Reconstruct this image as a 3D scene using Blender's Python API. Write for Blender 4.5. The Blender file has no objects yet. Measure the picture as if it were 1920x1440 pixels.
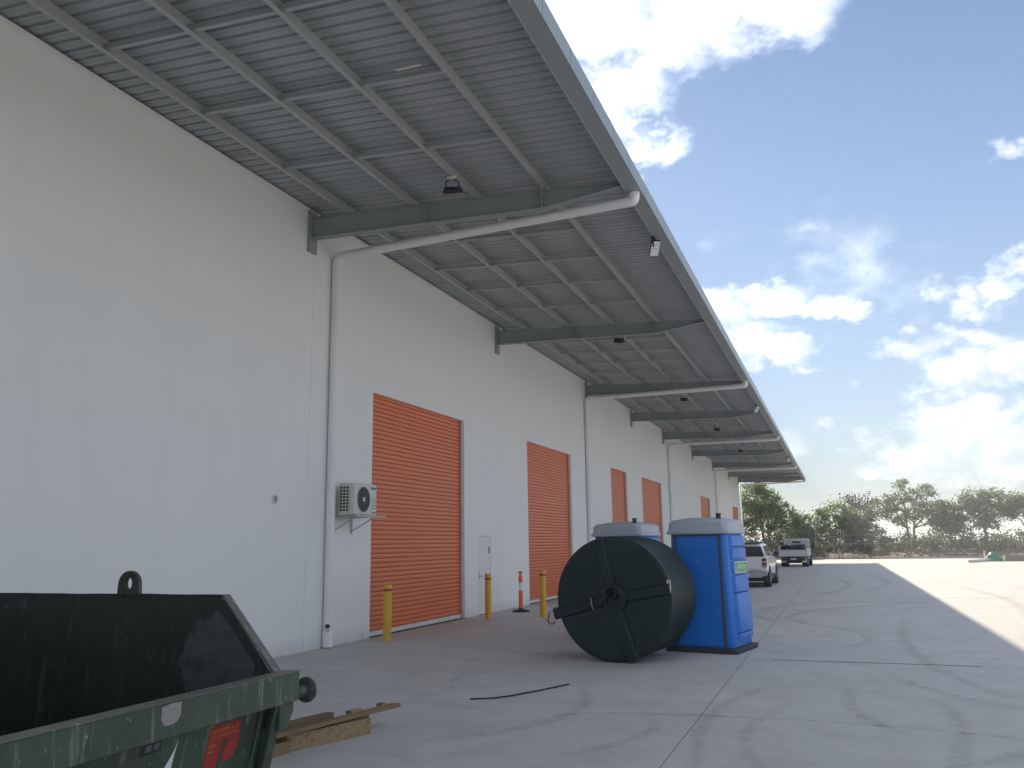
import bpy, bmesh, math, random
from mathutils import Vector, Matrix, noise as mnoise
random.seed(7)
scn = bpy.context.scene
COL = scn.collection
PI = math.pi
R = math.radians

# ------------------------------------------------------------------ camera
cam = bpy.data.cameras.new('camera')
cam.sensor_width = 36.0
cam.lens = 29.775
cam.clip_start = 0.05
cam.clip_end = 5000
camo = bpy.data.objects.new('camera', cam)
COL.objects.link(camo)
def _dir(px, py, f=1588.0):
    return Vector(((px - 960) / f, (py - 720) / f, 1.0))
_w = _dir(1573.5, 1012.3).normalized()                # direction of the wall in camera axes
_p2 = _dir(573.5, 1027.3)
_n = _w.cross(_p2).normalized()
if _n.y > 0: _n = -_n
_x = _w.cross(_n)
if _x.x < 0: _x = -_x
CM = Matrix((_x, _w, _n))                              # rows: world axes in camera axes -> cam->world
right = CM @ Vector((1, 0, 0)); down = CM @ Vector((0, 1, 0)); fwd = CM @ Vector((0, 0, 1))
camo.matrix_world = Matrix(((right.x, -down.x, -fwd.x, 0.0), (right.y, -down.y, -fwd.y, 0.0),
                            (right.z, -down.z, -fwd.z, 1.85), (0, 0, 0, 1)))
scn.camera = camo

# ------------------------------------------------------------------ sun, sky, exposure
SUN = Vector((-5.4, 17.0, 8.0)).normalized()
SUN_EL = math.asin(SUN.z); SUN_AZ = math.atan2(SUN.x, SUN.y)
sl = bpy.data.lights.new('sun', 'SUN')
sl.energy = 2.0
sl.angle = R(0.55)
sl.color = (1.0, 0.87, 0.68)
so = bpy.data.objects.new('sun', sl); COL.objects.link(so)
so.rotation_euler = SUN.to_track_quat('Z', 'Y').to_euler()
so.location = (-20, 60, 40)
scn.view_settings.view_transform = 'Standard'
scn.view_settings.look = 'None'
scn.view_settings.gamma = 1
scn.view_settings.exposure = 2.05
scn.view_settings.use_curve_mapping = False
scn.cycles.max_bounces = 8; scn.cycles.diffuse_bounces = 5; scn.cycles.glossy_bounces = 3; scn.cycles.transmission_bounces = 3; scn.cycles.transparent_max_bounces = 8

SKY_STRENGTH = 0.05
CLOUD_GAIN = 8.2
world = bpy.data.worlds.new('World'); scn.world = world
world.use_nodes = True
wn = world.node_tree.nodes; wl = world.node_tree.links
for n in list(wn): wn.remove(n)
def wnode(t, **kw):
    n = wn.new(t)
    for k, v in kw.items(): setattr(n, k, v)
    return n
wout = wnode('ShaderNodeOutputWorld'); bg = wnode('ShaderNodeBackground')
bg.inputs['Strength'].default_value = SKY_STRENGTH
wl.new(bg.outputs[0], wout.inputs[0])
sky = wnode('ShaderNodeTexSky', sky_type='NISHITA', sun_disc=False)
sky.sun_elevation = SUN_EL; sky.sun_rotation = SUN_AZ
sky.altitude = 20; sky.air_density = 1.0; sky.dust_density = 0.05; sky.ozone_density = 1.2
tc = wnode('ShaderNodeTexCoord')
def wmath(op, a, b=None, c=None, clamp=False):
    n = wnode('ShaderNodeMath', operation=op, use_clamp=clamp)
    for i, v in enumerate((a, b, c)):
        if v is None: continue
        if isinstance(v, (int, float)): n.inputs[i].default_value = v
        else: wl.new(v, n.inputs[i])
    return n.outputs[0]
def wvec(op, a, b=None):
    n = wnode('ShaderNodeVectorMath', operation=op)
    for i, v in enumerate((a, b)):
        if v is None: continue
        if isinstance(v, tuple): n.inputs[i].default_value = v
        else: wl.new(v, n.inputs[i])
    return n
sep = wnode('ShaderNodeSeparateXYZ'); wl.new(tc.outputs['Generated'], sep.inputs[0])
u = wmath('ARCTAN2', sep.outputs[0], sep.outputs[1]); v = wmath('ARCSINE', sep.outputs[2])
cmb = wnode('ShaderNodeCombineXYZ'); wl.new(u, cmb.inputs[0]); wl.new(v, cmb.inputs[1])
# billow: warp the look-up so the cloud outlines curl
nzw = wnode('ShaderNodeTexNoise'); nzw.inputs['Scale'].default_value = 13; nzw.inputs['Detail'].default_value = 4
nzw.inputs['Roughness'].default_value = 0.62
mp = wvec('MULTIPLY', tc.outputs['Generated'], (1.0, 1.0, 1.5)); wl.new(mp.outputs[0], nzw.inputs['Vector'])
wc = wvec('SUBTRACT', nzw.outputs['Color'], (0.5, 0.5, 0.5))
ws = wvec('MULTIPLY', wc.outputs[0], (0.16, 0.13, 0.0))
uvw = wvec('ADD', cmb.outputs[0], ws.outputs[0]).outputs[0]
uvs = wvec('MULTIPLY', uvw, (1.0, 2.0, 0.0)).outputs[0]
blobs = [(-.17, .55, .09, 1.3), (-.27, .62, .16, 1.4), (-.205, .52, .09, 1.2), (-.125, .58, .12, 1.3), (-.03, .585, .11, 1.2), (-.185, .455, .065, 1.1), (-.30, .50, .14, 1.2), (-.09, .62, .14, 1.3),
         (-.105, .262, .065, 1.2), (-.036, .274, .055, 1.15), (.010, .252, .04, 1.0), (-.085, .225, .07, .95), (-.036, .206, .04, .9), (-.012, .19, .026, .7),
         (.10, .196, .055, 1.0), (.155, .2, .052, 1.1), (.160, .245, .042, .95), (.20, .275, .052, 1.05), (.212, .376, .032, .75),
         (.14, .164, .055, .9), (.195, .174, .055, 1.0), (.133, .116, .075, 1.05), (.08, .092, .06, .8), (.17, .085, .075, .8), (.22, .12, .08, 1.0), (-.01, .124, .03, .6), (-.06, .10, .04, .45)]
cur = None
for (bu, bv, ba, bs) in blobs:
    dn = wnode('ShaderNodeVectorMath', operation='DISTANCE'); wl.new(uvs, dn.inputs[0]); dn.inputs[1].default_value = (bu, bv * 2, 0)
    m = wmath('MULTIPLY_ADD', dn.outputs['Value'], -bs / ba, bs)
    cur = m if cur is None else wmath('MAXIMUM', cur, m)
# unseen cloud round the rest of the sky, cover raised to brighten shaded surfaces
nzo = wnode('ShaderNodeTexNoise'); nzo.inputs['Scale'].default_value = 3.2; nzo.inputs['Detail'].default_value = 1
wl.new(mp.outputs[0], nzo.inputs['Vector'])
fc_ = wvec('DOT_PRODUCT', tc.outputs['Generated'], tuple(Vector((.03, .93, .33)).normalized())).outputs['Value']
away = wnode('ShaderNodeMapRange'); wl.new(fc_, away.inputs['Value']); away.inputs['From Min'].default_value = .93; away.inputs['From Max'].default_value = .80
away.inputs['To Min'].default_value = -1.6; away.inputs['To Max'].default_value = -0.80
cur = wmath('MAXIMUM', cur, wmath('MULTIPLY_ADD', nzo.outputs['Fac'], 2.6, away.outputs[0]))
nz2 = wnode('ShaderNodeTexNoise'); nz2.inputs['Scale'].default_value = 26; nz2.inputs['Detail'].default_value = 6; nz2.inputs['Roughness'].default_value = .56
wl.new(mp.outputs[0], nz2.inputs['Vector'])
dens = wmath('MULTIPLY_ADD', nz2.outputs['Fac'], 1.15, wmath('MULTIPLY_ADD', cur, 1.2, -0.56))
mr = wnode('ShaderNodeMapRange', interpolation_type='SMOOTHSTEP')
wl.new(dens, mr.inputs['Value']); mr.inputs['From Min'].default_value = 0.0; mr.inputs['From Max'].default_value = 1.35
mr.inputs['To Max'].default_value = 0.95
# bright rims, greyer bodies where the cloud is thick; brighter towards the sun
th = wnode('ShaderNodeMapRange'); wl.new(dens, th.inputs['Value'])
th.inputs['From Min'].default_value = .35; th.inputs['From Max'].default_value = 1.15; th.inputs['To Min'].default_value = 1.04; th.inputs['To Max'].default_value = .84
nz3 = wnode('ShaderNodeTexNoise'); nz3.inputs['Scale'].default_value = 12; nz3.inputs['Detail'].default_value = 4; nz3.inputs['Roughness'].default_value = .55
wl.new(mp.outputs[0], nz3.inputs['Vector'])
nz4 = wnode('ShaderNodeTexNoise'); nz4.inputs['Scale'].default_value = 12; nz4.inputs['Detail'].default_value = 4; nz4.inputs['Roughness'].default_value = .55
wl.new(wvec('ADD', mp.outputs[0], (-.012, .006, .030)).outputs[0], nz4.inputs['Vector'])
relief = wmath('MULTIPLY_ADD', wmath('SUBTRACT', nz3.outputs['Fac'], nz4.outputs['Fac']), 1.9, 0.98)
bodyv = wmath('MULTIPLY', th.outputs[0], wmath('MINIMUM', wmath('MAXIMUM', relief, .70), 1.12))
dt = wvec('DOT_PRODUCT', tc.outputs['Generated'], tuple(SUN)).outputs['Value']
glow = wmath('MULTIPLY_ADD', wmath('POWER', wmath('MAXIMUM', dt, 0.0), 14.0), .55, 0.84)
cb = wmath('MULTIPLY', wmath('MULTIPLY', bodyv, glow), CLOUD_GAIN)
ccol = wnode('ShaderNodeVectorMath', operation='SCALE'); ccol.inputs[0].default_value = (.945, .985, 1.055); wl.new(cb, ccol.inputs['Scale'])
skt = wvec('MULTIPLY', sky.outputs[0], (.585, .60, .645)).outputs[0]
# humid haze low over the horizon, the same all round
hz = wmath('MULTIPLY', wmath('EXPONENT', wmath('MULTIPLY', wmath('MAXIMUM', v, 0.0), -4.0)), 0.9)
hzm = wnode('ShaderNodeMix', data_type='RGBA'); wl.new(hz, hzm.inputs[0]); wl.new(skt, hzm.inputs[6]); hzm.inputs[7].default_value = (2.35, 2.58, 2.92, 1)
mx = wnode('ShaderNodeMix', data_type='RGBA'); wl.new(mr.outputs[0], mx.inputs[0]); wl.new(hzm.outputs[2], mx.inputs[6]); wl.new(ccol.outputs[0], mx.inputs[7])
wl.new(mx.outputs[2], bg.inputs['Color'])

# ------------------------------------------------------------------ materials
MATS = {}
def nodes_of(name):
    m = bpy.data.materials.new(name); m.use_nodes = True
    return m, m.node_tree.nodes, m.node_tree.links, m.node_tree.nodes['Principled BSDF']
def mat(name, col, rough=.6, metal=0., var=.18, scale=3., bump=0., bscale=40., spec=.5, col2=None, dirt=0., dirtcol=(.05, .045, .04), stretch=(1, 1, 1), dscale=2.0, coat=0.):
    """paint, plastic, metal: colour broken up by two noises in world space, with optional dirt"""
    m, N, L, b = nodes_of(name)
    g = N.new('ShaderNodeNewGeometry')
    mpn = N.new('ShaderNodeVectorMath'); mpn.operation = 'MULTIPLY'; mpn.inputs[1].default_value = stretch
    L.new(g.outputs['Position'], mpn.inputs[0])
    n1 = N.new('ShaderNodeTexNoise'); n1.inputs['Scale'].default_value = scale; n1.inputs['Detail'].default_value = 6; n1.inputs['Roughness'].default_value = .6
    L.new(mpn.outputs[0], n1.inputs['Vector'])
    mxn = N.new('ShaderNodeMix'); mxn.data_type = 'RGBA'
    c2 = col2 if col2 else tuple(max(0, x * (1 - var)) for x in col)
    c1 = tuple(min(1, x * (1 + var * .6)) for x in col)
    mxn.inputs[6].default_value = (*c2, 1); mxn.inputs[7].default_value = (*c1, 1)
    L.new(n1.outputs['Fac'], mxn.inputs[0])
    out = mxn.outputs[2]
    if dirt:
        n2 = N.new('ShaderNodeTexNoise'); n2.inputs['Scale'].default_value = dscale; n2.inputs['Detail'].default_value = 9; n2.inputs['Roughness'].default_value = .68
        L.new(mpn.outputs[0], n2.inputs['Vector'])
        r = N.new('ShaderNodeMapRange'); r.inputs['From Min'].default_value = .5; r.inputs['From Max'].default_value = .72; r.inputs['To Max'].default_value = dirt
        L.new(n2.outputs['Fac'], r.inputs['Value'])
        mx2 = N.new('ShaderNodeMix'); mx2.data_type = 'RGBA'; mx2.inputs[7].default_value = (*dirtcol, 1)
        L.new(r.outputs[0], mx2.inputs[0]); L.new(out, mx2.inputs[6]); out = mx2.outputs[2]
    L.new(out, b.inputs['Base Color'])
    rr = N.new('ShaderNodeMapRange'); rr.inputs['To Min'].default_value = max(.03, rough - .1); rr.inputs['To Max'].default_value = min(1, rough + .12)
    L.new(n1.outputs['Fac'], rr.inputs['Value']); L.new(rr.outputs[0], b.inputs['Roughness'])
    b.inputs['Metallic'].default_value = metal
    b.inputs['Specular IOR Level'].default_value = spec
    if coat: b.inputs['Coat Weight'].default_value = coat; b.inputs['Coat Roughness'].default_value = .08
    if bump:
        n3 = N.new('ShaderNodeTexNoise'); n3.inputs['Scale'].default_value = bscale; n3.inputs['Detail'].default_value = 4
        L.new(g.outputs['Position'], n3.inputs['Vector'])
        bp = N.new('ShaderNodeBump'); bp.inputs['Strength'].default_value = bump; bp.inputs['Distance'].default_value = .01
        L.new(n3.outputs['Fac'], bp.inputs['Height']); L.new(bp.outputs[0], b.inputs['Normal'])
    MATS[name] = m
    return m

def concrete_mat():
    m, N, L, b = nodes_of('yard_concrete')
    g = N.new('ShaderNodeNewGeometry')
    oi = N.new('ShaderNodeObjectInfo')
    def nz(scale, detail, rough=.6, st=(1, 1, 1)):
        a = N.new('ShaderNodeVectorMath'); a.operation = 'MULTIPLY'; a.inputs[1].default_value = st; L.new(g.outputs['Position'], a.inputs[0])
        n = N.new('ShaderNodeTexNoise'); n.inputs['Scale'].default_value = scale; n.inputs['Detail'].default_value = detail; n.inputs['Roughness'].default_value = rough
        L.new(a.outputs[0], n.inputs['Vector']); return n.outputs['Fac']
    def mix(f, a, bcol):
        x = N.new('ShaderNodeMix'); x.data_type = 'RGBA'
        L.new(f, x.inputs[0])
        if isinstance(a, tuple): x.inputs[6].default_value = (*a, 1)
        else: L.new(a, x.inputs[6])
        x.inputs[7].default_value = (*bcol, 1); return x.outputs[2]
    def rng(val, a, bb, to=1.0):
        r = N.new('ShaderNodeMapRange'); r.inputs['From Min'].default_value = a; r.inputs['From Max'].default_value = bb; r.inputs['To Max'].default_value = to
        L.new(val, r.inputs['Value']); return r.outputs[0]
    c = mix(rng(nz(.35, 5), .3, .7), (.50, .49, .475), (.58, .57, .55))
    c = mix(rng(nz(1.7, 8, .68), .46, .66, .7), c, (.43, .42, .40))
    c = mix(rng(nz(.9, 7, .7, (.25, 1.6, 1)), .52, .75, .5), c, (.62, .60, .57))      # drag marks of the float
    c = mix(rng(nz(3.1, 6, .7, (1, .3, 1)), .60, .74, .35), c, (.40, .39, .375))
    c = mix(rng(nz(38, 3), .55, .72, .4), c, (.33, .32, .31))
    c = mix(rng(nz(5.5, 9, .75), .60, .68, .45), c, (.40, .39, .37))
    c = mix(rng(nz(4.2, 9, .75, (1, 1, 2)), .62, .70, .5), c, (.66, .65, .62))
    c = mix(rng(nz(9.0, 2, .5), .73, .76, .55), c, (.20, .19, .18))               # small spots
    c = mix(rng(oi.outputs['Random'], 0, 1, .22), c, (.42, .40, .375))
    L.new(c, b.inputs['Base Color'])
    rr = rng(nz(1.2, 6), .25, .75, 1); r2 = N.new('ShaderNodeMapRange'); r2.inputs['To Min'].default_value = .58; r2.inputs['To Max'].default_value = .85
    L.new(rr, r2.inputs['Value']); L.new(r2.outputs[0], b.inputs['Roughness'])
    b.inputs['Specular IOR Level'].default_value = .4
    bp = N.new('ShaderNodeBump'); bp.inputs['Strength'].default_value = .12; bp.inputs['Distance'].default_value = .004
    L.new(nz(55, 5), bp.inputs['Height']); L.new(bp.outputs[0], b.inputs['Normal'])
    MATS['concrete'] = m
concrete_mat()

def stain_mat(name, col, strength, nscale=6., lo=.35, hi=.7):
    """rubber laid on the concrete: soft-edged ribbon, patchy"""
    m, N, L, b = nodes_of(name)
    out = N['Material Output']
    uvn = N.new('ShaderNodeUVMap'); s = N.new('ShaderNodeSeparateXYZ'); L.new(uvn.outputs[0], s.inputs[0])
    def mm(op, a, bb=None):
        x = N.new('ShaderNodeMath'); x.operation = op; x.use_clamp = op in ('MULTIPLY',)
        for i, vv in enumerate((a, bb)):
            if vv is None: continue
            if isinstance(vv, (int, float)): x.inputs[i].default_value = vv
            else: L.new(vv, x.inputs[i])
        return x.outputs[0]
    e = mm('MULTIPLY', mm('MULTIPLY', s.outputs[0], mm('SUBTRACT', 1.0, s.outputs[0])), 4.0)
    t = mm('MULTIPLY', mm('MULTIPLY', s.outputs[1], mm('SUBTRACT', 1.0, s.outputs[1])), 6.0)
    g = N.new('ShaderNodeNewGeometry'); n = N.new('ShaderNodeTexNoise'); n.inputs['Scale'].default_value = nscale; n.inputs['Detail'].default_value = 7; n.inputs['Roughness'].default_value = .7
    L.new(g.outputs['Position'], n.inputs['Vector'])
    r = N.new('ShaderNodeMapRange'); r.inputs['From Min'].default_value = lo; r.inputs['From Max'].default_value = hi
    L.new(n.outputs['Fac'], r.inputs['Value'])
    a = mm('MULTIPLY', mm('MULTIPLY', mm('MULTIPLY', e, t), r.outputs[0]), strength)
    b.inputs['Base Color'].default_value = (*col, 1); b.inputs['Roughness'].default_value = .75
    L.new(a, b.inputs['Alpha'])
    MATS[name] = m
stain_mat('tyre_rubber', (.20, .195, .19), .24)
stain_mat('tyre_rubber_dark', (.15, .147, .143), .33)

def streaked(name, col, dark, pale, rust, rough=.5):
    """worn, run-down paint of the skip: vertical runs, scuffs to bare metal and rust"""
    m, N, L, b = nodes_of(name)
    g = N.new('ShaderNodeNewGeometry')
    def nz(scale, detail, st, rough=.65):
        a = N.new('ShaderNodeVectorMath'); a.operation = 'MULTIPLY'; a.inputs[1].default_value = st; L.new(g.outputs['Position'], a.inputs[0])
        n = N.new('ShaderNodeTexNoise'); n.inputs['Scale'].default_value = scale; n.inputs['Detail'].default_value = detail; n.inputs['Roughness'].default_value = rough
        L.new(a.outputs[0], n.inputs['Vector']); return n.outputs['Fac']
    def mixr(c0, val, a, bb, to, c1):
        r = N.new('ShaderNodeMapRange'); r.inputs['From Min'].default_value = a; r.inputs['From Max'].default_value = bb; r.inputs['To Max'].default_value = to
        L.new(val, r.inputs['Value'])
        x = N.new('ShaderNodeMix'); x.data_type = 'RGBA'; L.new(r.outputs[0], x.inputs[0])
        if isinstance(c0, tuple): x.inputs[6].default_value = (*c0, 1)
        else: L.new(c0, x.inputs[6])
        x.inputs[7].default_value = (*c1, 1); return x.outputs[2]
    c = mixr(col, nz(2.2, 8, (1, 1, 1)), .4, .68, .8, dark)
    c = mixr(c, nz(16, 4, (1, 1, .10)), .57, .66, .7, pale)
    c = mixr(c, nz(7, 5, (1, 1, .12)), .58, .72, .55, dark)
    c = mixr(c, nz(5, 9, (1, 1, 1), .75), .60, .66, .8, rust)
    c = mixr(c, nz(30, 4, (1, 1, .5)), .66, .70, .85, tuple(min(1, p * 1.9) for p in pale))
    L.new(c, b.inputs['Base Color'])
    b.inputs['Roughness'].default_value = rough
    bp = N.new('ShaderNodeBump'); bp.inputs['Strength'].default_value = .35; bp.inputs['Distance'].default_value = .006
    L.new(nz(9, 6, (1, 1, .6)), bp.inputs['Height']); L.new(bp.outputs[0], b.inputs['Normal'])
    MATS[name] = m

mat('wall_paint', (.88, .88, .87), .62, var=.04, scale=.7, bump=.05, bscale=120, spec=.3, dirt=.05, dirtcol=(.55, .53, .5), stretch=(1, 1, .3))
def wall_foot(name):
    m = MATS[name]; N, L = m.node_tree.nodes, m.node_tree.links; b = N['Principled BSDF']
    src = b.inputs['Base Color'].links[0].from_socket
    g_ = N.new('ShaderNodeNewGeometry'); sx = N.new('ShaderNodeSeparateXYZ'); L.new(g_.outputs['Position'], sx.inputs[0])
    n_ = N.new('ShaderNodeTexNoise'); n_.inputs['Scale'].default_value = 2.5; n_.inputs['Detail'].default_value = 9; n_.inputs['Roughness'].default_value = .7; L.new(g_.outputs['Position'], n_.inputs['Vector'])
    r_ = N.new('ShaderNodeMapRange'); r_.inputs['From Min'].default_value = .30; r_.inputs['From Max'].default_value = .0; r_.inputs['To Max'].default_value = .9; L.new(sx.outputs[2], r_.inputs['Value'])
    k_ = N.new('ShaderNodeMath'); k_.operation = 'MULTIPLY'; L.new(r_.outputs[0], k_.inputs[0]); L.new(n_.outputs['Fac'], k_.inputs[1])
    x_ = N.new('ShaderNodeMix'); x_.data_type = 'RGBA'; L.new(k_.outputs[0], x_.inputs[0]); L.new(src, x_.inputs[6]); x_.inputs[7].default_value = (.50, .47, .43, 1)
    L.new(x_.outputs[2], b.inputs['Base Color'])
wall_foot('wall_paint')
mat('wall_backing', (.30, .30, .30), .8)
mat('sealant', (.70, .70, .70), .6)
mat('door_orange', (.76, .165, .045), .36, var=.10, scale=1.5, spec=.5, dirt=.12, dirtcol=(.42, .16, .09), stretch=(1, .4, 1.5))
mat('door_groove', (.30, .07, .03), .6)
mat('jamb', (.60, .56, .54), .5)
mat('bottom_rail', (.78, .77, .74), .45)
mat('galv_sheet', (.43, .455, .465), .45, metal=.25, var=.16, scale=1.1, stretch=(.35, 3, 1))
mat('galv', (.46, .485, .48), .42, metal=.25, var=.15, scale=5)
mat('steel_paint', (.31, .345, .35), .5, var=.12, scale=2)
mat('bridging_steel', (.46, .49, .50), .5, metal=.3, var=.15)
mat('fascia_steel', (.36, .40, .41), .42, metal=.25, var=.06, scale=1.5)
mat('gutter_steel', (.34, .38, .39), .45, metal=.25, var=.08, scale=1.5)
mat('roof_top', (.45, .46, .46), .5, metal=.3)
mat('pvc', (.86, .86, .86), .38, var=.06, scale=3, dirt=.16, dirtcol=(.42, .40, .37), stretch=(1, 1, .5))
mat('pvc_dark', (.05, .05, .05), .7)
mat('white_paint', (.78, .78, .77), .4, var=.04)
mat('black_paint', (.02, .02, .02), .45, var=.2)
mat('black_plastic', (.03, .032, .035), .5, var=.2)
mat('lamp_lens', (.62, .63, .62), .2, var=.1)
mat('lamp_led', (.85, .86, .86), .25, var=.05)
mat('chrome', (.6, .6, .6), .2, metal=1)
mat('ac_case', (.66, .65, .60), .4, var=.05, dirt=.15, dirtcol=(.4, .38, .34))
mat('ac_grille', (.20, .20, .19), .5, var=.2)
mat('ac_dark', (.035, .035, .035), .6)
mat('label_blue', (.12, .15, .30), .4)
mat('bollard_yellow', (.78, .43, .035), .36, var=.10, scale=4, dirt=.22, dirtcol=(.30, .18, .05))
mat('bollard_red', (.42, .035, .02), .4)
mat('delineator_orange', (.95, .13, .05), .45, var=.1)
mat('delineator_white', (.85, .85, .84), .4)
mat('rubber', (.025, .025, .026), .75, var=.25, bump=.2)
mat('tank_poly', (.008, .024, .020), .40, var=.25, scale=2, bump=.04, bscale=30, dirt=.25, dirtcol=(.02, .033, .03))
mat('tank_hole', (.002, .002, .002), .9)
mat('label_white', (.62, .55, .53), .5, var=.2, scale=20)
mat('loo_blue', (.02, .185, .66), .40, var=.12, scale=2.5, bump=.05, bscale=15, dirt=.12, dirtcol=(.06, .12, .32))
mat('loo_roof', (.42, .45, .50), .42, var=.07, scale=3, dirt=.15, dirtcol=(.30, .31, .32))
mat('loo_trim', (.075, .08, .095), .5)
mat('loo_skid', (.045, .046, .05), .7, var=.3, scale=8)
mat('sticker_green', (.05, .36, .07), .4, var=.1)
mat('sticker_white', (.82, .82, .8), .5)
mat('ute_white', (.78, .79, .80), .28, var=.04, spec=.6, coat=.6, dirt=.12, dirtcol=(.45, .42, .38))
mat('glass_dark', (.012, .014, .016), .06, var=.1, spec=.8)
mat('lamp_red', (.20, .012, .016), .2)
mat('lamp_clear', (.65, .6, .6), .2)
mat('plate_white', (.72, .70, .70), .5)
mat('plate_text', (.25, .04, .08), .5)
mat('tyre', (.018, .018, .018), .8, var=.3, scale=12, bump=.3)
mat('rim_steel', (.45, .46, .47), .35, metal=.8)
mat('truck_grey', (.64, .65, .65), .5, var=.12, dirt=.4, dirtcol=(.28, .25, .21), dscale=4)
mat('truck_white', (.78, .78, .77), .35, var=.05, coat=.4, dirt=.15, dirtcol=(.4, .36, .3))
mat('spoil', (.035, .032, .033), .9, var=.5, scale=10, bump=.8, bscale=20)
mat('fence_galv', (.36, .37, .355), .45, metal=.4, var=.12)
mat('mulch', (.10, .055, .038), .95, var=.4, scale=3, bump=.9, bscale=14, col2=(.05, .03, .023), dirt=.5, dirtcol=(.12, .08, .05), dscale=5)
mat('clod', (.13, .085, .055), .95, var=.5, scale=6, bump=.6)
mat('terrain', (.10, .105, .05), .95, var=.5, scale=.15, col2=(.12, .085, .05), bump=.4, bscale=4)
mat('kerb_concrete', (.36, .34, .31), .8, var=.2, scale=2, bump=.3)
mat('slab_bed', (.05, .048, .045), .9)
mat('timber', (.25, .165, .085), .75, var=.3, scale=6, stretch=(5, .8, 5), dirt=.7, dirtcol=(.07, .05, .035), dscale=3, bump=.4, bscale=30)
mat('timber_dark', (.15, .105, .06), .8, var=.35, scale=6, stretch=(5, .8, 5), dirt=.6, dirtcol=(.09, .065, .045), dscale=3, bump=.4, bscale=30)
mat('timber_pale', (.34, .24, .13), .75, var=.3, scale=6, stretch=(5, 3, 5), dirt=.8, dirtcol=(.05, .038, .03), dscale=4, bump=.4, bscale=30)
mat('tarp_green', (.02, .22, .13), .45, var=.3, scale=3, bump=.3)
mat('rubble', (.30, .27, .24), .9, var=.45, scale=9, bump=.5)
mat('block_grey', (.22, .21, .19), .85, var=.25, scale=4, bump=.4)
mat('pipe_grey', (.50, .48, .46), .5)
mat('bark', (.16, .14, .115), .9, var=.4, scale=5, bump=.5, stretch=(3, 3, .6))
mat('brass', (.22, .20, .16), .45, metal=.5)
mat('rope', (.05, .05, .045), .8)
mat('sticker_red', (.36, .02, .018), .5, var=.25, scale=12, dirt=.35, dirtcol=(.25, .08, .06), dscale=9)
mat('sticker_yellow', (.55, .27, .04), .5)
mat('sticker_black', (.018, .017, .02), .5)
mat('sticker_silver', (.30, .28, .27), .55, var=.35, scale=14, dirt=.4, dirtcol=(.14, .11, .09), dscale=7)
mat('sticker_grey', (.12, .12, .13), .5)
mat('swoosh_white', (.72, .74, .76), .45)
streaked('skip_green', (.046, .078, .050), (.018, .034, .024), (.21, .205, .165), (.085, .058, .040))
streaked('skip_rim', (.14, .145, .12), (.055, .07, .055), (.34, .32, .29), (.11, .08, .06))
streaked('skip_inside', (.014, .030, .020), (.007, .010, .010), (.055, .065, .06), (.028, .017, .012), .5)
streaked('skip_steel', (.055, .055, .05), (.03, .028, .027), (.13, .125, .115), (.07, .05, .04), .45)
mat('skip_scuff', (.070, .070, .078), .5, var=.5, scale=14, dirt=.85, dirtcol=(.016, .02, .018), dscale=8, bump=.2)
def ragged(name, centre, radius):
    """bare-metal scuff with a ragged edge"""
    m = MATS[name]; N, L = m.node_tree.nodes, m.node_tree.links
    g_ = N.new('ShaderNodeNewGeometry'); d_ = N.new('ShaderNodeVectorMath'); d_.operation = 'DISTANCE'; d_.inputs[1].default_value = centre
    L.new(g_.outputs['Position'], d_.inputs[0])
    n_ = N.new('ShaderNodeTexNoise'); n_.inputs['Scale'].default_value = 9; n_.inputs['Detail'].default_value = 8; n_.inputs['Roughness'].default_value = .75; L.new(g_.outputs['Position'], n_.inputs['Vector'])
    a_ = N.new('ShaderNodeMath'); a_.operation = 'MULTIPLY_ADD'; a_.inputs[1].default_value = -1 / radius; a_.inputs[2].default_value = .55; L.new(d_.outputs['Value'], a_.inputs[0])
    b_ = N.new('ShaderNodeMath'); b_.operation = 'ADD'; L.new(a_.outputs[0], b_.inputs[0]); L.new(n_.outputs['Fac'], b_.inputs[1])
    r_ = N.new('ShaderNodeMapRange'); r_.inputs['From Min'].default_value = 0.02; r_.inputs['From Max'].default_value = .10; L.new(b_.outputs[0], r_.inputs['Value'])
    L.new(r_.outputs[0], N['Principled BSDF'].inputs['Alpha'])
ragged('skip_scuff', (-3.98, 4.86, 1.10), .32)

def leaf_mat(name, ca, cb, cc, trans=.35):
    m, N, L, b = nodes_of(name)
    out = N['Material Output']
    g = N.new('ShaderNodeNewGeometry')
    cr = N.new('ShaderNodeValToRGB')
    cr.color_ramp.elements[0].color = (*ca, 1); cr.color_ramp.elements[1].color = (*cc, 1)
    e = cr.color_ramp.elements.new(.5); e.color = (*cb, 1)
    n = N.new('ShaderNodeTexNoise'); n.inputs['Scale'].default_value = .8; n.inputs['Detail'].default_value = 3; L.new(g.outputs['Position'], n.inputs['Vector'])
    a = N.new('ShaderNodeMath'); a.operation = 'MULTIPLY_ADD'; a.inputs[1].default_value = .5; L.new(g.outputs['Random Per Island'], a.inputs[0])
    a2 = N.new('ShaderNodeMath'); a2.operation = 'MULTIPLY'; a2.inputs[1].default_value = .55; L.new(n.outputs['Fac'], a2.inputs[0]); L.new(a2.outputs[0], a.inputs[2])
    L.new(a.outputs[0], cr.inputs[0])
    L.new(cr.outputs[0], b.inputs['Base Color']); b.inputs['Roughness'].default_value = .5; b.inputs['Specular IOR Level'].default_value = .35
    t = N.new('ShaderNodeBsdfTranslucent'); L.new(cr.outputs[0], t.inputs[0])
    ms = N.new('ShaderNodeMixShader'); ms.inputs[0].default_value = trans
    L.new(b.outputs[0], ms.inputs[1]); L.new(t.outputs[0], ms.inputs[2]); L.new(ms.outputs[0], out.inputs[0])
    MATS[name] = m
leaf_mat('leaf_gum', (0.079, 0.107, 0.067), (0.140, 0.183, 0.104), (0.232, 0.281, 0.146), .55)
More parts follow.
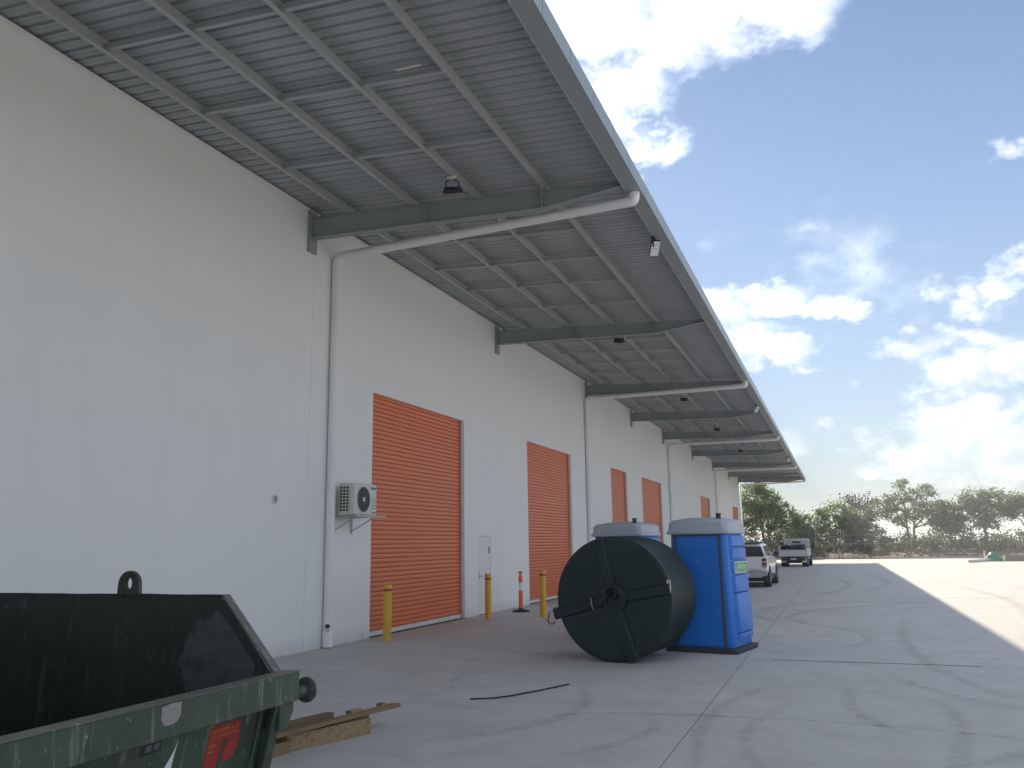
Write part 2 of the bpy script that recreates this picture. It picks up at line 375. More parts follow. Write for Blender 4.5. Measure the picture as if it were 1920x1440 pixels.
leaf_mat('leaf_bright', (0.085, 0.128, 0.055), (0.165, 0.226, 0.079), (0.293, 0.354, 0.122), .55)
leaf_mat('leaf_dark', (0.061, 0.085, 0.061), (0.104, 0.140, 0.091), (0.171, 0.213, 0.128), .55)
leaf_mat('leaf_brown', (.065, .058, .052), (.095, .085, .072), (.14, .12, .10), .4)
leaf_mat('leaf_scrub', (0.073, 0.088, 0.054), (0.122, 0.140, 0.083), (0.195, 0.207, 0.122), .5)
leaf_mat('leaf_yellow', (.14, .16, .05), (.25, .26, .08), (.38, .36, .14))
leaf_mat('grass', (.07, .08, .04), (.12, .12, .06), (.18, .165, .09), .3)

# ------------------------------------------------------------------ mesh helpers
WPOS = {}
def link(o, parent=None, loc=None):
    COL.objects.link(o)
    if parent is not None: o.parent = parent
    if loc is not None: o.location = loc
    base = WPOS.get(parent.name, Vector()) if parent is not None else Vector()
    WPOS[o.name] = base + Vector(o.location)
    return o
def thing(name, label, cat, loc=(0, 0, 0), rz=0., group=None):
    o = bpy.data.objects.new(name, None); o.empty_display_size = .3
    link(o, None, loc); o.rotation_euler = (0, 0, rz)
    o['label'] = label; o['category'] = cat
    if group: o['group'] = group
    return o
def tag(o, label, cat, group=None):
    o['label'] = label; o['category'] = cat
    if group: o['group'] = group
    return o
def struct(o): o['kind'] = 'structure'; return o

class MB:
    def __init__(s): s.v = []; s.f = []; s.uv = None
    def add(s, vs, fs):
        k = len(s.v); s.v += [tuple(p) for p in vs]; s.f += [tuple(i + k for i in f) for f in fs]; return s
    def box(s, x0, x1, y0, y1, z0, z1):
        return s.add([(x0, y0, z0), (x1, y0, z0), (x1, y1, z0), (x0, y1, z0), (x0, y0, z1), (x1, y0, z1), (x1, y1, z1), (x0, y1, z1)],
                     [(3, 2, 1, 0), (4, 5, 6, 7), (0, 1, 5, 4), (1, 2, 6, 5), (2, 3, 7, 6), (3, 0, 4, 7)])
    def prism(s, poly, a, b, axis):
        """extrude a 2-D outline: axis x -> (y,z), y -> (x,z), z -> (x,y)"""
        def P(p, t): return (t, p[0], p[1]) if axis == 'x' else ((p[0], t, p[1]) if axis == 'y' else (p[0], p[1], t))
        n = len(poly)
        vs = [P(p, a) for p in poly] + [P(p, b) for p in poly]
        fs = [tuple(range(n - 1, -1, -1)), tuple(range(n, 2 * n))] + [(i, (i + 1) % n, n + (i + 1) % n, n + i) for i in range(n)]
        return s.add(vs, fs)
    def loft(s, rings, caps=True, closed=True):
        n = len(rings[0]); vs = [p for r in rings for p in r]; fs = []
        for k in range(len(rings) - 1):
            for i in range(n if closed else n - 1):
                j = (i + 1) % n
                fs.append((k * n + i, k * n + j, (k + 1) * n + j, (k + 1) * n + i))
        if caps and closed: fs.append(tuple(range(n - 1, -1, -1))); fs.append(tuple((len(rings) - 1) * n + i for i in range(n)))
        return s.add(vs, fs)
    def tube(s, pts, r, n=10, caps=True):
        pts = [Vector(p) for p in pts]; rings = []; up = None
        for i, p in enumerate(pts):
            t = (pts[min(i + 1, len(pts) - 1)] - pts[max(i - 1, 0)]).normalized()
            if up is None: up = t.orthogonal().normalized()
            up = (up - t * up.dot(t)).normalized(); w = t.cross(up)
            rr = r[i] if isinstance(r, (list, tuple)) else r
            rings.append([p + rr * (math.cos(2 * PI * k / n) * up + math.sin(2 * PI * k / n) * w) for k in range(n)])
        return s.loft(rings, caps)
    def lathe(s, prof, n=32, org=(0, 0, 0), axis='z', a0=0, a1=2 * PI, cap=True):
        """profile of (radius, height)"""
        org = Vector(org); rings = []
        for (r, h) in prof:
            ring = []
            for k in range(n):
                a = a0 + (a1 - a0) * k / n
                c, d = r * math.cos(a), r * math.sin(a)
                p = (c, d, h) if axis == 'z' else ((h, c, d) if axis == 'x' else (d, h, c))
                ring.append(org + Vector(p))
            rings.append(ring)
        return s.loft(rings, cap)
    def mesh(s, name, off=None):
        m = bpy.data.meshes.new(name)
        vs = s.v if off is None else [(a - off[0], b - off[1], c - off[2]) for a, b, c in s.v]
        m.from_pydata(vs, [], s.f); m.validate(); m.update()
        bm = bmesh.new(); bm.from_mesh(m); bmesh.ops.recalc_face_normals(bm, faces=bm.faces); bm.to_mesh(m); bm.free()
        return m
    def build(s, name, mt, parent=None, world=True, smooth=False, bevel=0., loc=None, seg=2, weld=False):
        off = None
        if world and parent is not None: off = WPOS[parent.name]
        m = s.mesh(name, off)
        return put(name, m, mt, parent, loc, smooth, bevel, seg)
def put(name, m, mt, parent=None, loc=None, smooth=False, bevel=0., seg=2):
    if not m.materials: m.materials.append(MATS[mt])
    o = bpy.data.objects.new(name, m); link(o, parent, loc)
    if smooth:
        for p in m.polygons: p.use_smooth = True
        try: m.set_sharp_from_angle(angle=R(38))
        except Exception: pass
    if bevel:
        b = o.modifiers.new('bevel', 'BEVEL'); b.width = bevel; b.segments = seg; b.limit_method = 'ANGLE'; b.angle_limit = R(35)
        for p in m.polygons: p.use_smooth = True
        try: m.set_sharp_from_angle(angle=R(60))
        except Exception: pass
    return o
def copy_obj(o, parent=None, loc=None):
    c = o.copy(); return link(c, parent, loc if loc is not None else o.location)
def copy_tree(root, loc, rz=None, label=None):
    r = root.copy(); link(r, None, loc)
    if rz is not None: r.rotation_euler = (0, 0, rz)
    if label: r['label'] = label
    for ch in [c for c in root.children]:
        c = ch.copy(); link(c, r, ch.location)
        for g in [x for x in ch.children]:
            d = g.copy(); link(d, c, g.location)
    return r
def bend(pts, rad, n=6):
    """polyline with rounded corners"""
    P = [Vector(p) for p in pts]; out = [P[0]]
    for i in range(1, len(P) - 1):
        a = (P[i - 1] - P[i]).normalized(); b = (P[i + 1] - P[i]).normalized()
        r = min(rad, (P[i - 1] - P[i]).length * .49, (P[i + 1] - P[i]).length * .49)
        s, e = P[i] + a * r, P[i] + b * r
        for k in range(n + 1):
            t = k / n; out.append((1 - t) ** 2 * s + 2 * t * (1 - t) * P[i] + t * t * e)
    out.append(P[-1]); return out
def text_mesh(txt, size, shear=0., space=1.0):
    cu = bpy.data.curves.new('lettering', 'FONT'); cu.body = txt; cu.size = size; cu.shear = shear; cu.space_character = space
    cu.extrude = .0006; cu.align_x = 'LEFT'; cu.resolution_u = 3
    o = bpy.data.objects.new('lettering', cu); COL.objects.link(o)
    bpy.context.view_layer.update()
    m = bpy.data.meshes.new_from_object(o.evaluated_get(bpy.context.evaluated_depsgraph_get()))
    bpy.data.objects.remove(o)
    return m
def lettering(txt, size, mt, parent, origin, xdir, ydir, width=None, shear=0., bold=0.):
    """flat letters laid on a plane; origin and axes in the parent's space"""
    m = text_mesh(txt, size, shear)
    xs = [v.co.x for v in m.vertices]; w = max(xs) - min(xs)
    k = width / w if width else 1.0
    X = Vector(xdir).normalized(); Y = Vector(ydir).normalized(); Z = X.cross(Y); O = Vector(origin)
    for v in m.vertices:
        c = v.co.copy(); v.co = O + X * c.x * k + Y * c.y + Z * (c.z + .0012)
    return put('lettering', m, mt, parent)

# ------------------------------------------------------------------ ground, yard, kerb, bed
WX = -9.23                                                # face of the warehouse wall
g = MB(); g.add([(-2500, -600, -.16), (2500, -600, -.16), (2500, 3500, -.16), (-2500, 3500, -.16)], [(0, 1, 2, 3)])
struct(g.build('ground', 'terrain'))
yard = MB().box(-9.6, 60.5, -22, 90.2, -.155, -.03).build('yard', 'slab_bed'); struct(yard)
XJ = [WX + .004, -1.555, 6.1, 13.8, 21.5, 29.2, 36.9, 44.6, 52.3, 60]
YJ = [-21.5, -9.5, 2.5, 14.5, 26.6, 38.7, 50.8, 62.9, 75.0, 90.0]
gap = .0055
for i in range(len(XJ) - 1):
    for j in range(len(YJ) - 1):
        MB().box(XJ[i] + (gap if i else 0), XJ[i + 1] - gap, YJ[j] + gap, YJ[j + 1] - gap, -.03, 0).build('slab', 'concrete', yard)
def ribbon(name, pts, w, mt, parent, z, wend=None):
    P = [Vector((p[0], p[1], 0)) for p in pts]
    S = []
    for i in range(len(P) - 1):                           # Catmull-Rom
        p0, p1, p2, p3 = P[max(i - 1, 0)], P[i], P[i + 1], P[min(i + 2, len(P) - 1)]
        for k in range(10):
            t = k / 10
            S.append(.5 * ((2 * p1) + (p2 - p0) * t + (2 * p0 - 5 * p1 + 4 * p2 - p3) * t * t + (3 * p1 - p0 - 3 * p2 + p3) * t ** 3))
    S.append(P[-1])
    vs, fs, uv = [], [], []
    n = len(S)
    for i, p in enumerate(S):
        t = (S[min(i + 1, n - 1)] - S[max(i - 1, 0)]).normalized(); q = Vector((-t.y, t.x, 0))
        vs += [p + q * w * .5 + Vector((0, 0, z)), p - q * w * .5 + Vector((0, 0, z))]
    for i in range(n - 1): fs.append((2 * i, 2 * i + 1, 2 * i + 3, 2 * i + 2))
    m = bpy.data.meshes.new(name); m.from_pydata(vs, [], fs)
    ul = m.uv_layers.new(name='UVMap')
    for pl in m.polygons:
        for li, vi in zip(pl.loop_indices, pl.vertices): ul.data[li].uv = (vi % 2, (vi // 2) / (n - 1))
    return put(name, m, mt, parent)
marks = [([(-1.25, 7.2), (-1.33, 8.03), (-1.46, 9.2), (-1.37, 10.58), (-1.11, 11.52), (-.84, 12.33)], .20, 0), ([(-3.2, 9.3), (-2.5, 9.62), (-1.55, 9.8), (-1.0, 9.8)], .09, 1),
         ([(-2.2, 9.7), (-.64, 9.81), (.57, 9.71), (2.2, 9.3)], .12, 0), ([(.05, 12.4), (-.05, 11.4), (-.02, 10.7), (.22, 9.84), (.5, 9.3)], .20, 0),
         ([(.75, 11.7), (.97, 10.9), (1.0, 10.0), (.93, 9.35), (.74, 8.22), (.4, 7.4)], .24, 0), ([(1.35, 23.), (1.1, 20.0), (.97, 17.55), (1.08, 15.04), (1.41, 12.85), (2.1, 11.0)], .30, 0),
         ([(-2.15, 23.5), (-1.95, 25.5), (-1.0, 27.6), (.96, 28.59), (3.5, 28.4)], .35, 1), ([(-2.2, 23.8), (-2.0, 22.4), (-1.54, 21.49), (-.8, 21.2)], .25, 1),
         ([(-1.3, 22.0), (-1.17, 23.42), (-.58, 24.9), (.91, 27.0), (2.8, 29)], .32, 1), ([(-1.4, 22.6), (-1.0, 21.3), (-.66, 20.46), (.26, 19.46), (1.5, 18.9)], .25, 0),
         ([(-5.4, 9.35), (-4.61, 9.61), (-4.05, 9.46), (-3.6, 9.1)], .035, 1), ([(-4.9, 10.3), (-5.0, 10.9), (-5.22, 11.38), (-5.3, 12.1)], .12, 0),
         ([(.3, 7.6), (1.4, 8.9), (2.4, 9.9), (3.5, 10.4)], .24, 0), ([(-.6, 7.3), (-.9, 8.2), (-1.0, 9.3), (-.7, 10.5)], .16, 0), ([(-2.6, 7.4), (-2.1, 8.2), (-1.9, 9.0), (-2.2, 9.9)], .18, 0),
         ([(.2, 33), (1.4, 37), (1.8, 44), (.8, 52)], .5, 0), ([(-1.6, 30), (-.4, 33), (.2, 39), (-.4, 47)], .45, 0), ([(3, 18), (4, 23), (4.6, 31), (4, 42)], .4, 0), ([(4.5, 16), (5.8, 20), (6.6, 27), (6.8, 36)], .4, 0),
         ([(-1, 31), (2, 30.2), (5, 30.6), (9, 32)], .4, 1), ([(-.5, 42), (2, 41), (5, 42), (9, 45)], .5, 0), ([(5, 56), (9, 58), (14, 59), (20, 58)], .7, 1), ([(3, 66), (8, 68), (14, 67), (20, 68)], .7, 0),
         ([(.4, 13.6), (.9, 12.2), (1.6, 11.2), (2.9, 10.3)], .2, 0), ([(-.2, 16), (.3, 17.2), (.3, 18.6), (-.3, 20)], .22, 0), ([(-4.2, 7.5), (-3.2, 8.6), (-2.9, 9.9), (-3.3, 11.2)], .2, 0)]
for k, (pts, w, dk) in enumerate(marks):
    ribbon('tyre_mark', pts, w, 'tyre_rubber_dark' if dk else 'tyre_rubber', yard, .0035 + .0006 * k)
# chevron prints of a tractor tyre
for (a, b, n) in (((-4.35, 9.15), (-3.45, 8.15), 15), ((-4.0, 7.3), (-3.45, 6.85), 8), ((-3.2, 7.9), (-2.7, 7.3), 8)):
    for k in range(n):
        t = (k + .5) / n; x = a[0] + (b[0] - a[0]) * t; y = a[1] + (b[1] - a[1]) * t
        L_ = random.uniform(.10, .20)
        ribbon('tread_print', [(x - L_ / 2, y - .02), (x, y), (x + L_ / 2, y + .005)], .022, 'tyre_rubber_dark', yard, .0028)

kerb = MB().prism([(90.2, -.1), (90.2, .0), (90.22, .10), (90.27, .15), (90.46, .15), (90.46, -.1)], -9.0, 60.5, 'x').build('kerb', 'kerb_concrete'); struct(kerb)
# planted bank behind the kerb
bk = MB(); nx, ny = 260, 34
def bank_z(x, y):
    t = min(1, max(0, (y - 90.45) / 6.5)); s = t * t * (3 - 2 * t)
    return .10 + .42 * s + (.10 * mnoise.noise(Vector((x * .55, y * .7, 0))) + .05 * mnoise.noise(Vector((x * 1.9, y * 2.1, 4)))) * min(1, t * 3 + .15)
vs = []; fs = []
for j in range(ny + 1):
    y = 90.45 + (j / ny) ** 1.6 * 42
    for i in range(nx + 1):
        x = -70 + i * 150 / nx
        vs.append((x, y, bank_z(x, y)))
for j in range(ny):
    for i in range(nx):
        a = j * (nx + 1) + i; fs.append((a, a + 1, a + nx + 2, a + nx + 1))
bk.add(vs, fs); o = bk.build('planting_bed', 'mulch', smooth=True); struct(o)

# ------------------------------------------------------------------ warehouse
Y0, Y1 = -8.0, 90.0
BEAMS = [3.6, 13.42, 23.2, 33.05, 41.2, 49.5, 60.3, 70.65, 81.5, 89.8]
JOINTS = [Y0, 3.7, 13.55, 23.32, 33.15, 41.3, 49.6, 60.4, 70.75, 81.6, Y1]
DOORS = [(15.92, 20.78), (25.79, 30.66), (36.75, 39.84), (43.15, 48.4), (63.13, 68.13), (83.23, 88.31)]
DZ = 5.16
PDOOR = (21.66, 22.62, 2.13)
def zs(x): return 8.45 - .05 * (x - WX)                   # underside of the roof sheets
wh = thing('warehouse', 'long white warehouse with orange roller doors and a deep steel canopy', 'warehouse', (WX, 41, 0))
for k in range(len(JOINTS) - 1):
    a, b = JOINTS[k] + .005, JOINTS[k + 1] - .005
    notches = [(d0, d1, DZ) for d0, d1 in DOORS if a < d0 < b]
    if a < PDOOR[0] < b: notches.append(PDOOR)
    notches.sort(); poly = [(a, -.12)]
    for d0, d1, dz in notches: poly += [(d0, -.12), (d0, dz), (d1, dz), (d1, -.12)]
    poly += [(b, -.12), (b, 8.425), (a, 8.425)]
    MB().prism(poly, WX - .18, WX, 'x').build('wall_panel', 'wall_paint', wh, bevel=.006)
    if k: MB().box(WX - .1, WX - .012, JOINTS[k] - .0048, JOINTS[k] + .0048, -.1, 8.42).build('joint_sealant', 'sealant', wh)
MB().prism([(Y0, -.12), (Y1, -.12), (Y1, 10.0), (Y0, 10.0)], -62, -61.8, 'x').build('rear_wall', 'wall_paint', wh)
for yy in (Y0 - .2, Y1):
    MB().prism([(WX, -.12), (WX, 8.4), (-36, 9.75), (-61.9, 9.9), (-61.9, -.12)], yy, yy + .2, 'y').build('end_wall', 'wall_paint', wh)
MB().prism([(WX - .2, 8.47), (WX - .2, 8.55), (-36, 9.9), (-62.3, 8.6), (-62.3, 8.5), (-36, 9.82)], Y0 - .3, Y1 + .3, 'y').build('main_roof', 'roof_top', wh)
# dark inner lining behind doors so that nothing shows through
MB().box(WX - .8, WX - .6, Y0, Y1, -.1, 8.3).build('inner_lining', 'wall_backing', wh)

# roof sheets, 0.8 m cover each, trapezoid ribs running out from the wall
SP = .2; prof = []
for k in range(4):
    y = k * SP
    prof += [(y, 0), (y + .060, 0), (y + .072, .032), (y + .112, .032), (y + .124, 0), (y + .150, 0), (y + .156, .006), (y + .178, .006), (y + .184, 0)]
prof += [(.815, 0)]
sh = MB(); x0, x1 = WX - .45, -2.87
top = [(y, z + .004) for y, z in prof]
outline = prof + top[::-1]; nn = len(prof)
vsA = [(x0 - WX, y, z + zs(x0)) for y, z in prof]; vsB = [(x1 - WX, y, z + zs(x1)) for y, z in prof]
vsC = [(x0 - WX, y, z + zs(x0)) for y, z in top]; vsD = [(x1 - WX, y, z + zs(x1)) for y, z in top]
n4 = nn
fsh = []
for i in range(nn - 1):
    fsh += [(i, i + 1, n4 + i + 1, n4 + i), (2 * n4 + i, 3 * n4 + i, 3 * n4 + i + 1, 2 * n4 + i + 1), (i, 2 * n4 + i, 2 * n4 + i + 1, i + 1), (n4 + i, n4 + i + 1, 3 * n4 + i + 1, 3 * n4 + i)]
fsh += [(0, n4, 3 * n4, 2 * n4), (nn - 1, 2 * n4 + nn - 1, 3 * n4 + nn - 1, n4 + nn - 1)]
sh.add(vsA + vsB + vsC + vsD, fsh)
shm = sh.mesh('roof_sheet')
k = 0; y = Y0 - .3
while y < Y1 + .2:
    put('roof_sheet', shm, 'galv_sheet', wh, (0, y - 41, .006 * (k % 2)))
    y += .8; k += 1
# purlins: cold-formed Z sections, lapped over every rafter
PX = [-8.43, -7.05, -5.73, -4.40]
for k in range(len(BEAMS)):
    a = BEAMS[k - 1] if k else Y0 - .2
    b = BEAMS[k] + (.0 if k < len(BEAMS) - 1 else .3)
    for x in PX:
        zt = zs(x) - .002; zb = zt - .20; t = .005
        z = [(x - .06, zt - t), (x - .06, zt), (x + t, zt), (x + t, zb + t), (x + .062, zb + t), (x + .062, zb + .018), (x + .065, zb + .018), (x + .065, zb), (x, zb), (x, zt - t)]
        MB().prism(z, a + .004, b - .004, 'y').build('purlin', 'galv', wh)
    L_ = b - a; near = k <= 4
    for fr in ((.22, .40, .585, .79) if L_ > 9 else (.25, .5, .75)):
        yb = a + L_ * fr
        xs_ = [WX] + PX + [-2.95]
        for i in range(1, len(PX)):
            p, q = PX[i - 1] + .012, PX[i] - .006
            zc = zs((p + q) / 2)
            MB().prism([(p, zs(p) - .16), (q, zs(q) - .16), (q, zs(q) - .085), (p, zs(p) - .085)], yb - .03, yb + .03, 'y').build('bridging', 'bridging_steel', wh)
# rafters: tapered plate girders on brackets
def ztop(x): return zs(x) - .217
for k, yb in enumerate(BEAMS):
    xt = -3.02
    tp = [(x, ztop(x)) for x in (WX + .06, -4.42, xt)]
    bt = [(WX + .06, 7.80), (-4.42, 7.655), (xt, ztop(xt) - .10)]
    rf = MB()
    rf.prism([bt[0], bt[1], bt[2], tp[2], tp[1], tp[0]], yb - .005, yb + .005, 'y')
    w = .085
    for i in range(2):
        (xa, za), (xb, zb_) = tp[i], tp[i + 1]
        rf.prism([(xa, za - .012), (xb, zb_ - .012), (xb, zb_), (xa, za)], yb - w, yb + w, 'y')
        (xa, za), (xb, zb_) = bt[i], bt[i + 1]
        rf.prism([(xa, za), (xb, zb_), (xb, zb_ + .013), (xa, za + .013)], yb - w, yb + w, 'y')
    ro = rf.build('rafter', 'steel_paint', wh)
    MB().box(-4.43, -4.418, yb - .08, yb + .08, 7.67, ztop(-4.42) - .014).build('stiffener', 'steel_paint', ro)
    MB().box(-4.425, -4.405, yb - .095, yb - .088, 7.66, zs(-4.42) - .01).build('tie_strap', 'galv', ro)
    MB().box(-6.72, -6.70, yb - .080, yb + .08, 7.75, ztop(-6.7) - .014).build('stiffener', 'steel_paint', ro)
    MB().box(WX + .001, WX + .055, yb - .13, yb + .13, 7.52, 8.36).build('end_plate', 'steel_paint', ro)
    for sx in (-1, 1):
        for zb_ in (7.6, 7.72, 8.26):
            MB().lathe([(.016, 0), (.016, .018)], 6, (WX + .055, yb + sx * .09, zb_), 'x').build('bolt', 'galv', ro)
# box gutter and its facing
GZ, GX0, GX1 = 7.79, -2.95, -2.70
MB().box(GX0 + .012, GX1 - .012, Y0 - .2, Y1 + .2, GZ + .012, 8.045).build('gutter_trough', 'gutter_steel', wh)
MB().box(GX0 - .018, GX0 + .006, Y0 - .2, Y1 + .2, GZ - .004, GZ + .012).build('gutter_lip', 'galv', wh)
pitch = 1.105; y = Y0 - .25; k = 0
fm = MB().prism([(GX1 - .010 - WX, GZ - .001), (GX1 + .004 - WX, GZ - .006), (GX1 + .004 - WX, 8.06), (GX1 - .03 - WX, 8.075), (GX1 - .03 - WX, 8.065), (GX1 - .010 - WX, 8.052)], .009, pitch - .009, 'y').mesh('fascia_panel')
sm = MB().box(GX0 + .008 - WX, GX1 - .0125 - WX, .003, pitch * 2 - .003, GZ - .002, GZ + .011).mesh('soffit_panel')
while y < Y1 + .1:
    put('fascia_panel', fm, 'fascia_steel', wh, (0, y - 41, 0))
    if k % 2 == 0: put('soffit_panel', sm, 'gutter_steel', wh, (0, y - 41, 0))
    y += pitch; k += 1

# roller doors: curtains of curved slats set back in the opening
slat_h = .1
for di, (d0, d1) in enumerate(DOORS):
    rd = bpy.data.objects.new('roller_door', None); link(rd, wh, (-.125, (d0 + d1) / 2 - 41, 0))
    w = d1 - d0; X = WX - .125
    def slat_prof(): return [(-.012, .0), (-.004, .001), (.010, .005), (.0135, .028), (.0145, .050), (.0135, .072), (.010, .0915), (-.004, .0945), (-.012, .0945)]
    n = int((DZ - .10) / slat_h) + 1
    sm_ = MB().prism(slat_prof(), -w / 2 + .002, w / 2 - .002, 'y').mesh('slat')
    if di < 4:
        for k in range(n): put('slat', sm_, 'door_orange', rd, (0, 0, .105 + k * slat_h))
    else:
        cur_ = MB()
        for k in range(n): cur_.prism([(a, b + .105 + k * slat_h) for a, b in slat_prof()], -w / 2 + .002, w / 2 - .002, 'y')
        c_ = cur_.build('curtain', 'door_orange', rd, world=False)
    MB().box(-.03, -.0125, -w / 2, w / 2, .02, DZ).build('curtain_back', 'door_groove', rd, world=False)
    MB().box(-.012, .026, -w / 2 + .01, w / 2 - .01, .005, .10).build('bottom_rail', 'bottom_rail', rd, world=False, bevel=.004)
    for s in (-1, 1):
        ya = s * (w / 2 - .0015); yb = s * (w / 2 - .055)
        MB().box(.02, .066, min(ya, yb), max(ya, yb), .0, DZ - .002).build('guide', 'door_groove' if False else 'jamb', rd, world=False, bevel=.003)
# personnel door
pd = MB().box(WX - .06, WX - .012, PDOOR[0] + .045, PDOOR[1] - .045, .01, PDOOR[2] - .045).build('entry_door', 'white_paint', wh, bevel=.003)
MB().tube([(WX - .01, PDOOR[0] + .11, 1.02), (WX + .05, PDOOR[0] + .11, 1.02), (WX + .05, PDOOR[0] + .24, 1.02)], .011, 8).build('door_handle', 'chrome', pd, smooth=True)
MB().box(WX - .012, WX - .004, PDOOR[0] + .08, PDOOR[0] + .14, .94, 1.16).build('lock_plate', 'chrome', pd, bevel=.004)
fr = MB().prism([(PDOOR[0], 0), (PDOOR[0], PDOOR[2]), (PDOOR[1], PDOOR[2]), (PDOOR[1], 0), (PDOOR[1] - .04, 0), (PDOOR[1] - .04, PDOOR[2] - .04), (PDOOR[0] + .04, PDOOR[2] - .04), (PDOOR[0] + .04, 0)], WX - .07, WX - .004, 'x').build('door_frame', 'white_paint', wh)
MB().box(WX - .012, WX - .006, PDOOR[1] - .17, PDOOR[1] - .1, 1.62, 1.8).build('door_sign', 'loo_trim', pd)
# round wall vent
vt = MB().lathe([(.085, 0), (.085, .018), (.062, .024), (.060, .008)], 24, (WX + .0005, 12.56, 2.70), 'x', cap=False).build('wall_vent', 'white_paint', wh, smooth=True)
MB().lathe([(.061, .0), (.061, .004)], 24, (WX + .001, 12.56, 2.70), 'x').build('vent_duct', 'ac_dark', vt)
for dz in (-.03, 0, .03):
    MB().box(WX + .008, WX + .018, 12.51, 12.61, 2.69 + dz, 2.702 + dz).build('vent_slat', 'white_paint', vt)

# downpipes
def downpipe(yo, yw, zo, zw, full=True):
    r = .088; xw = WX + r + .012
    pts = bend([(-2.83, yo, GZ - .004), (-2.83, yo, zo), (xw, yw, zw), (xw, yw, .02)], .19, 8)
    dp = MB().tube(pts, r, 18).build('downpipe', 'pvc', wh, smooth=True)
    MB().lathe([(r + .001, 0), (r + .006, .003), (r + .006, .075), (r + .001, .078)], 18, (-2.83, yo, GZ - .085), 'z').build('socket', 'pvc', dp, smooth=True)
    MB().lathe([(r + .001, 0), (r + .005, .003), (r + .005, .12), (r + .001, .123)], 18, (xw, yw, zw - .34), 'z').build('socket', 'pvc', dp, smooth=True)
    MB().lathe([(r + .001, 0), (r + .012, .004), (r + .012, .30), (r + .001, .345)], 18, (xw, yw, .015), 'z').build('socket', 'pvc', dp, smooth=True)
    # open inspection branch near the foot
    br = MB(); d = Vector((.42, -.72, .50)).normalized()
    br.tube([Vector((xw, yw, .30)), Vector((xw, yw, .30)) + d * .21], .06, 16).build('overflow_branch', 'pvc', dp, smooth=True)
    c = Vector((xw, yw, .30)) + d * .2105
    MB().tube([c, c + d * .002], .046, 16).build('branch_opening', 'pvc_dark', dp)
    for zz in (2.0, 4.4, 6.4):
        MB().lathe([(r + .003, 0), (r + .006, .002), (r + .006, .03), (r + .003, .032)], 18, (xw, yw, zz), 'z').build('clip', 'pvc', dp, smooth=True)
    mid = Vector((-2.83, yo, zo)).lerp(Vector((xw, yw, zw)), .42)
    MB().box(mid.x - .012, mid.x + .012, mid.y - .004, mid.y + .004, mid.z + r - .01, zs(mid.x) - .0).build('hanger', 'galv', dp)
    return dp
downpipe(13.62, 14.2, 7.635, 7.68)
downpipe(32.45, 32.72, 7.60, 7.62)
downpipe(50.9, 50.75, 7.60, 7.62)
downpipe(72.0, 71.6, 7.60, 7.62)
dp = MB().tube(bend([(-2.8, 90.42, 7.78), (-2.8, 90.42, 7.68), (WX + .12, 90.42, 7.58), (WX + .12, 90.42, .02)], .19, 8), .08, 18).build('downpipe', 'pvc', wh, smooth=True)
# a thin pale strip level with the purlin bottoms
MB().box(-4.98, -4.62, 9.02, 9.07, zs(-4.8) - .2, zs(-4.8) - .193).build('pale_strip', 'label_white', wh)
for yy in (Y0 - .36, Y1 + .22):
    MB().prism([(WX - .2, zs(WX) - .30), (-2.72, zs(-2.72) - .33), (-2.72, zs(-2.72) + .05), (WX - .2, zs(WX) + .05)], yy, yy + .03, 'y').build('barge_board', 'steel_paint', wh)
MB().tube(bend([(WX + .005, 15.62, .12), (WX + .09, 15.62, .12), (WX + .09, 15.62, .02)], .03, 4), .022, 8).build('drain_stub', 'pvc', wh, smooth=True)

# ------------------------------------------------------------------ floodlights
def flood_down(loc, label):
    t = thing('floodlight', label, 'floodlight', loc, R(-18), 'floodlights under the canopy')
    MB().box(-.14, .14, -.10, .10, -.30, -.22).build('housing', 'black_paint', t, world=False, bevel=.012)
    for k in range(7): MB().box(-.12 + k * .038, -.108 + k * .038, -.085, .085, -.221, -.185).build('cooling_fin', 'black_paint', t, world=False)
    MB().box(-.115, .115, -.078, .078, -.306, -.2995).build('lens', 'lamp_lens', t, world=False)
    MB().tube(bend([(-.15, 0, -.26), (-.16, 0, -.10), (-.05, 0, -.06), (.05, 0, -.06), (.16, 0, -.10), (.15, 0, -.26)], .04, 4), .012, 6).build('bracket', 'black_paint', t, world=False, smooth=True)
    MB().box(-.06, .06, -.05, .05, -.065, .0).build('junction_box', 'ac_case', t, world=False, bevel=.008)
    t.rotation_euler = (R(20), R(14), R(-20))
    return t
zf = zs(-5.73) - .205
for yl, lb in ((12.35, 'black square floodlight hanging under the canopy just before the nearest rafter'), (24.3, 'black floodlight under the canopy just past the second rafter'),
               (35.9, 'black floodlight under the canopy past the second white pipe run'), (46.6, 'small black floodlight under the canopy ahead of the third white pipe run'),
               (58.6, 'smallest black floodlight under the far end of the canopy')):
    flood_down((-5.70, yl, zf), lb)
def flood_out(loc, label):
    t = thing('yard_floodlight', label, 'floodlight', loc, 0., 'floodlights on the canopy edge')
    hd = MB().box(-.095, .095, -.17, .17, 0, .05).build('housing', 'black_paint', t, world=False, bevel=.01)
    q_ = Vector((.30, -.62, -.72)).to_track_quat('-Z', 'Y'); hd.rotation_euler = q_.to_euler(); hd.location = (.02, .02, -.22)
    for k in range(4):
        MB().box(-.084, .084, -.158 + k * .0805, -.084 + k * .0805, -.008, -.001).build('led_panel', 'lamp_led', hd, world=False)
    for s in (-1, 1): MB().prism([(-.02, 0), (.02, 0), (.035, -.22), (.005, -.24)], s * .12 - .005, s * .12 + .005, 'y').build('bracket', 'black_paint', t, world=False)
    MB().box(-.03, .03, -.125, .125, -.012, 0).build('mounting_plate', 'black_paint', t, world=False)
    return t
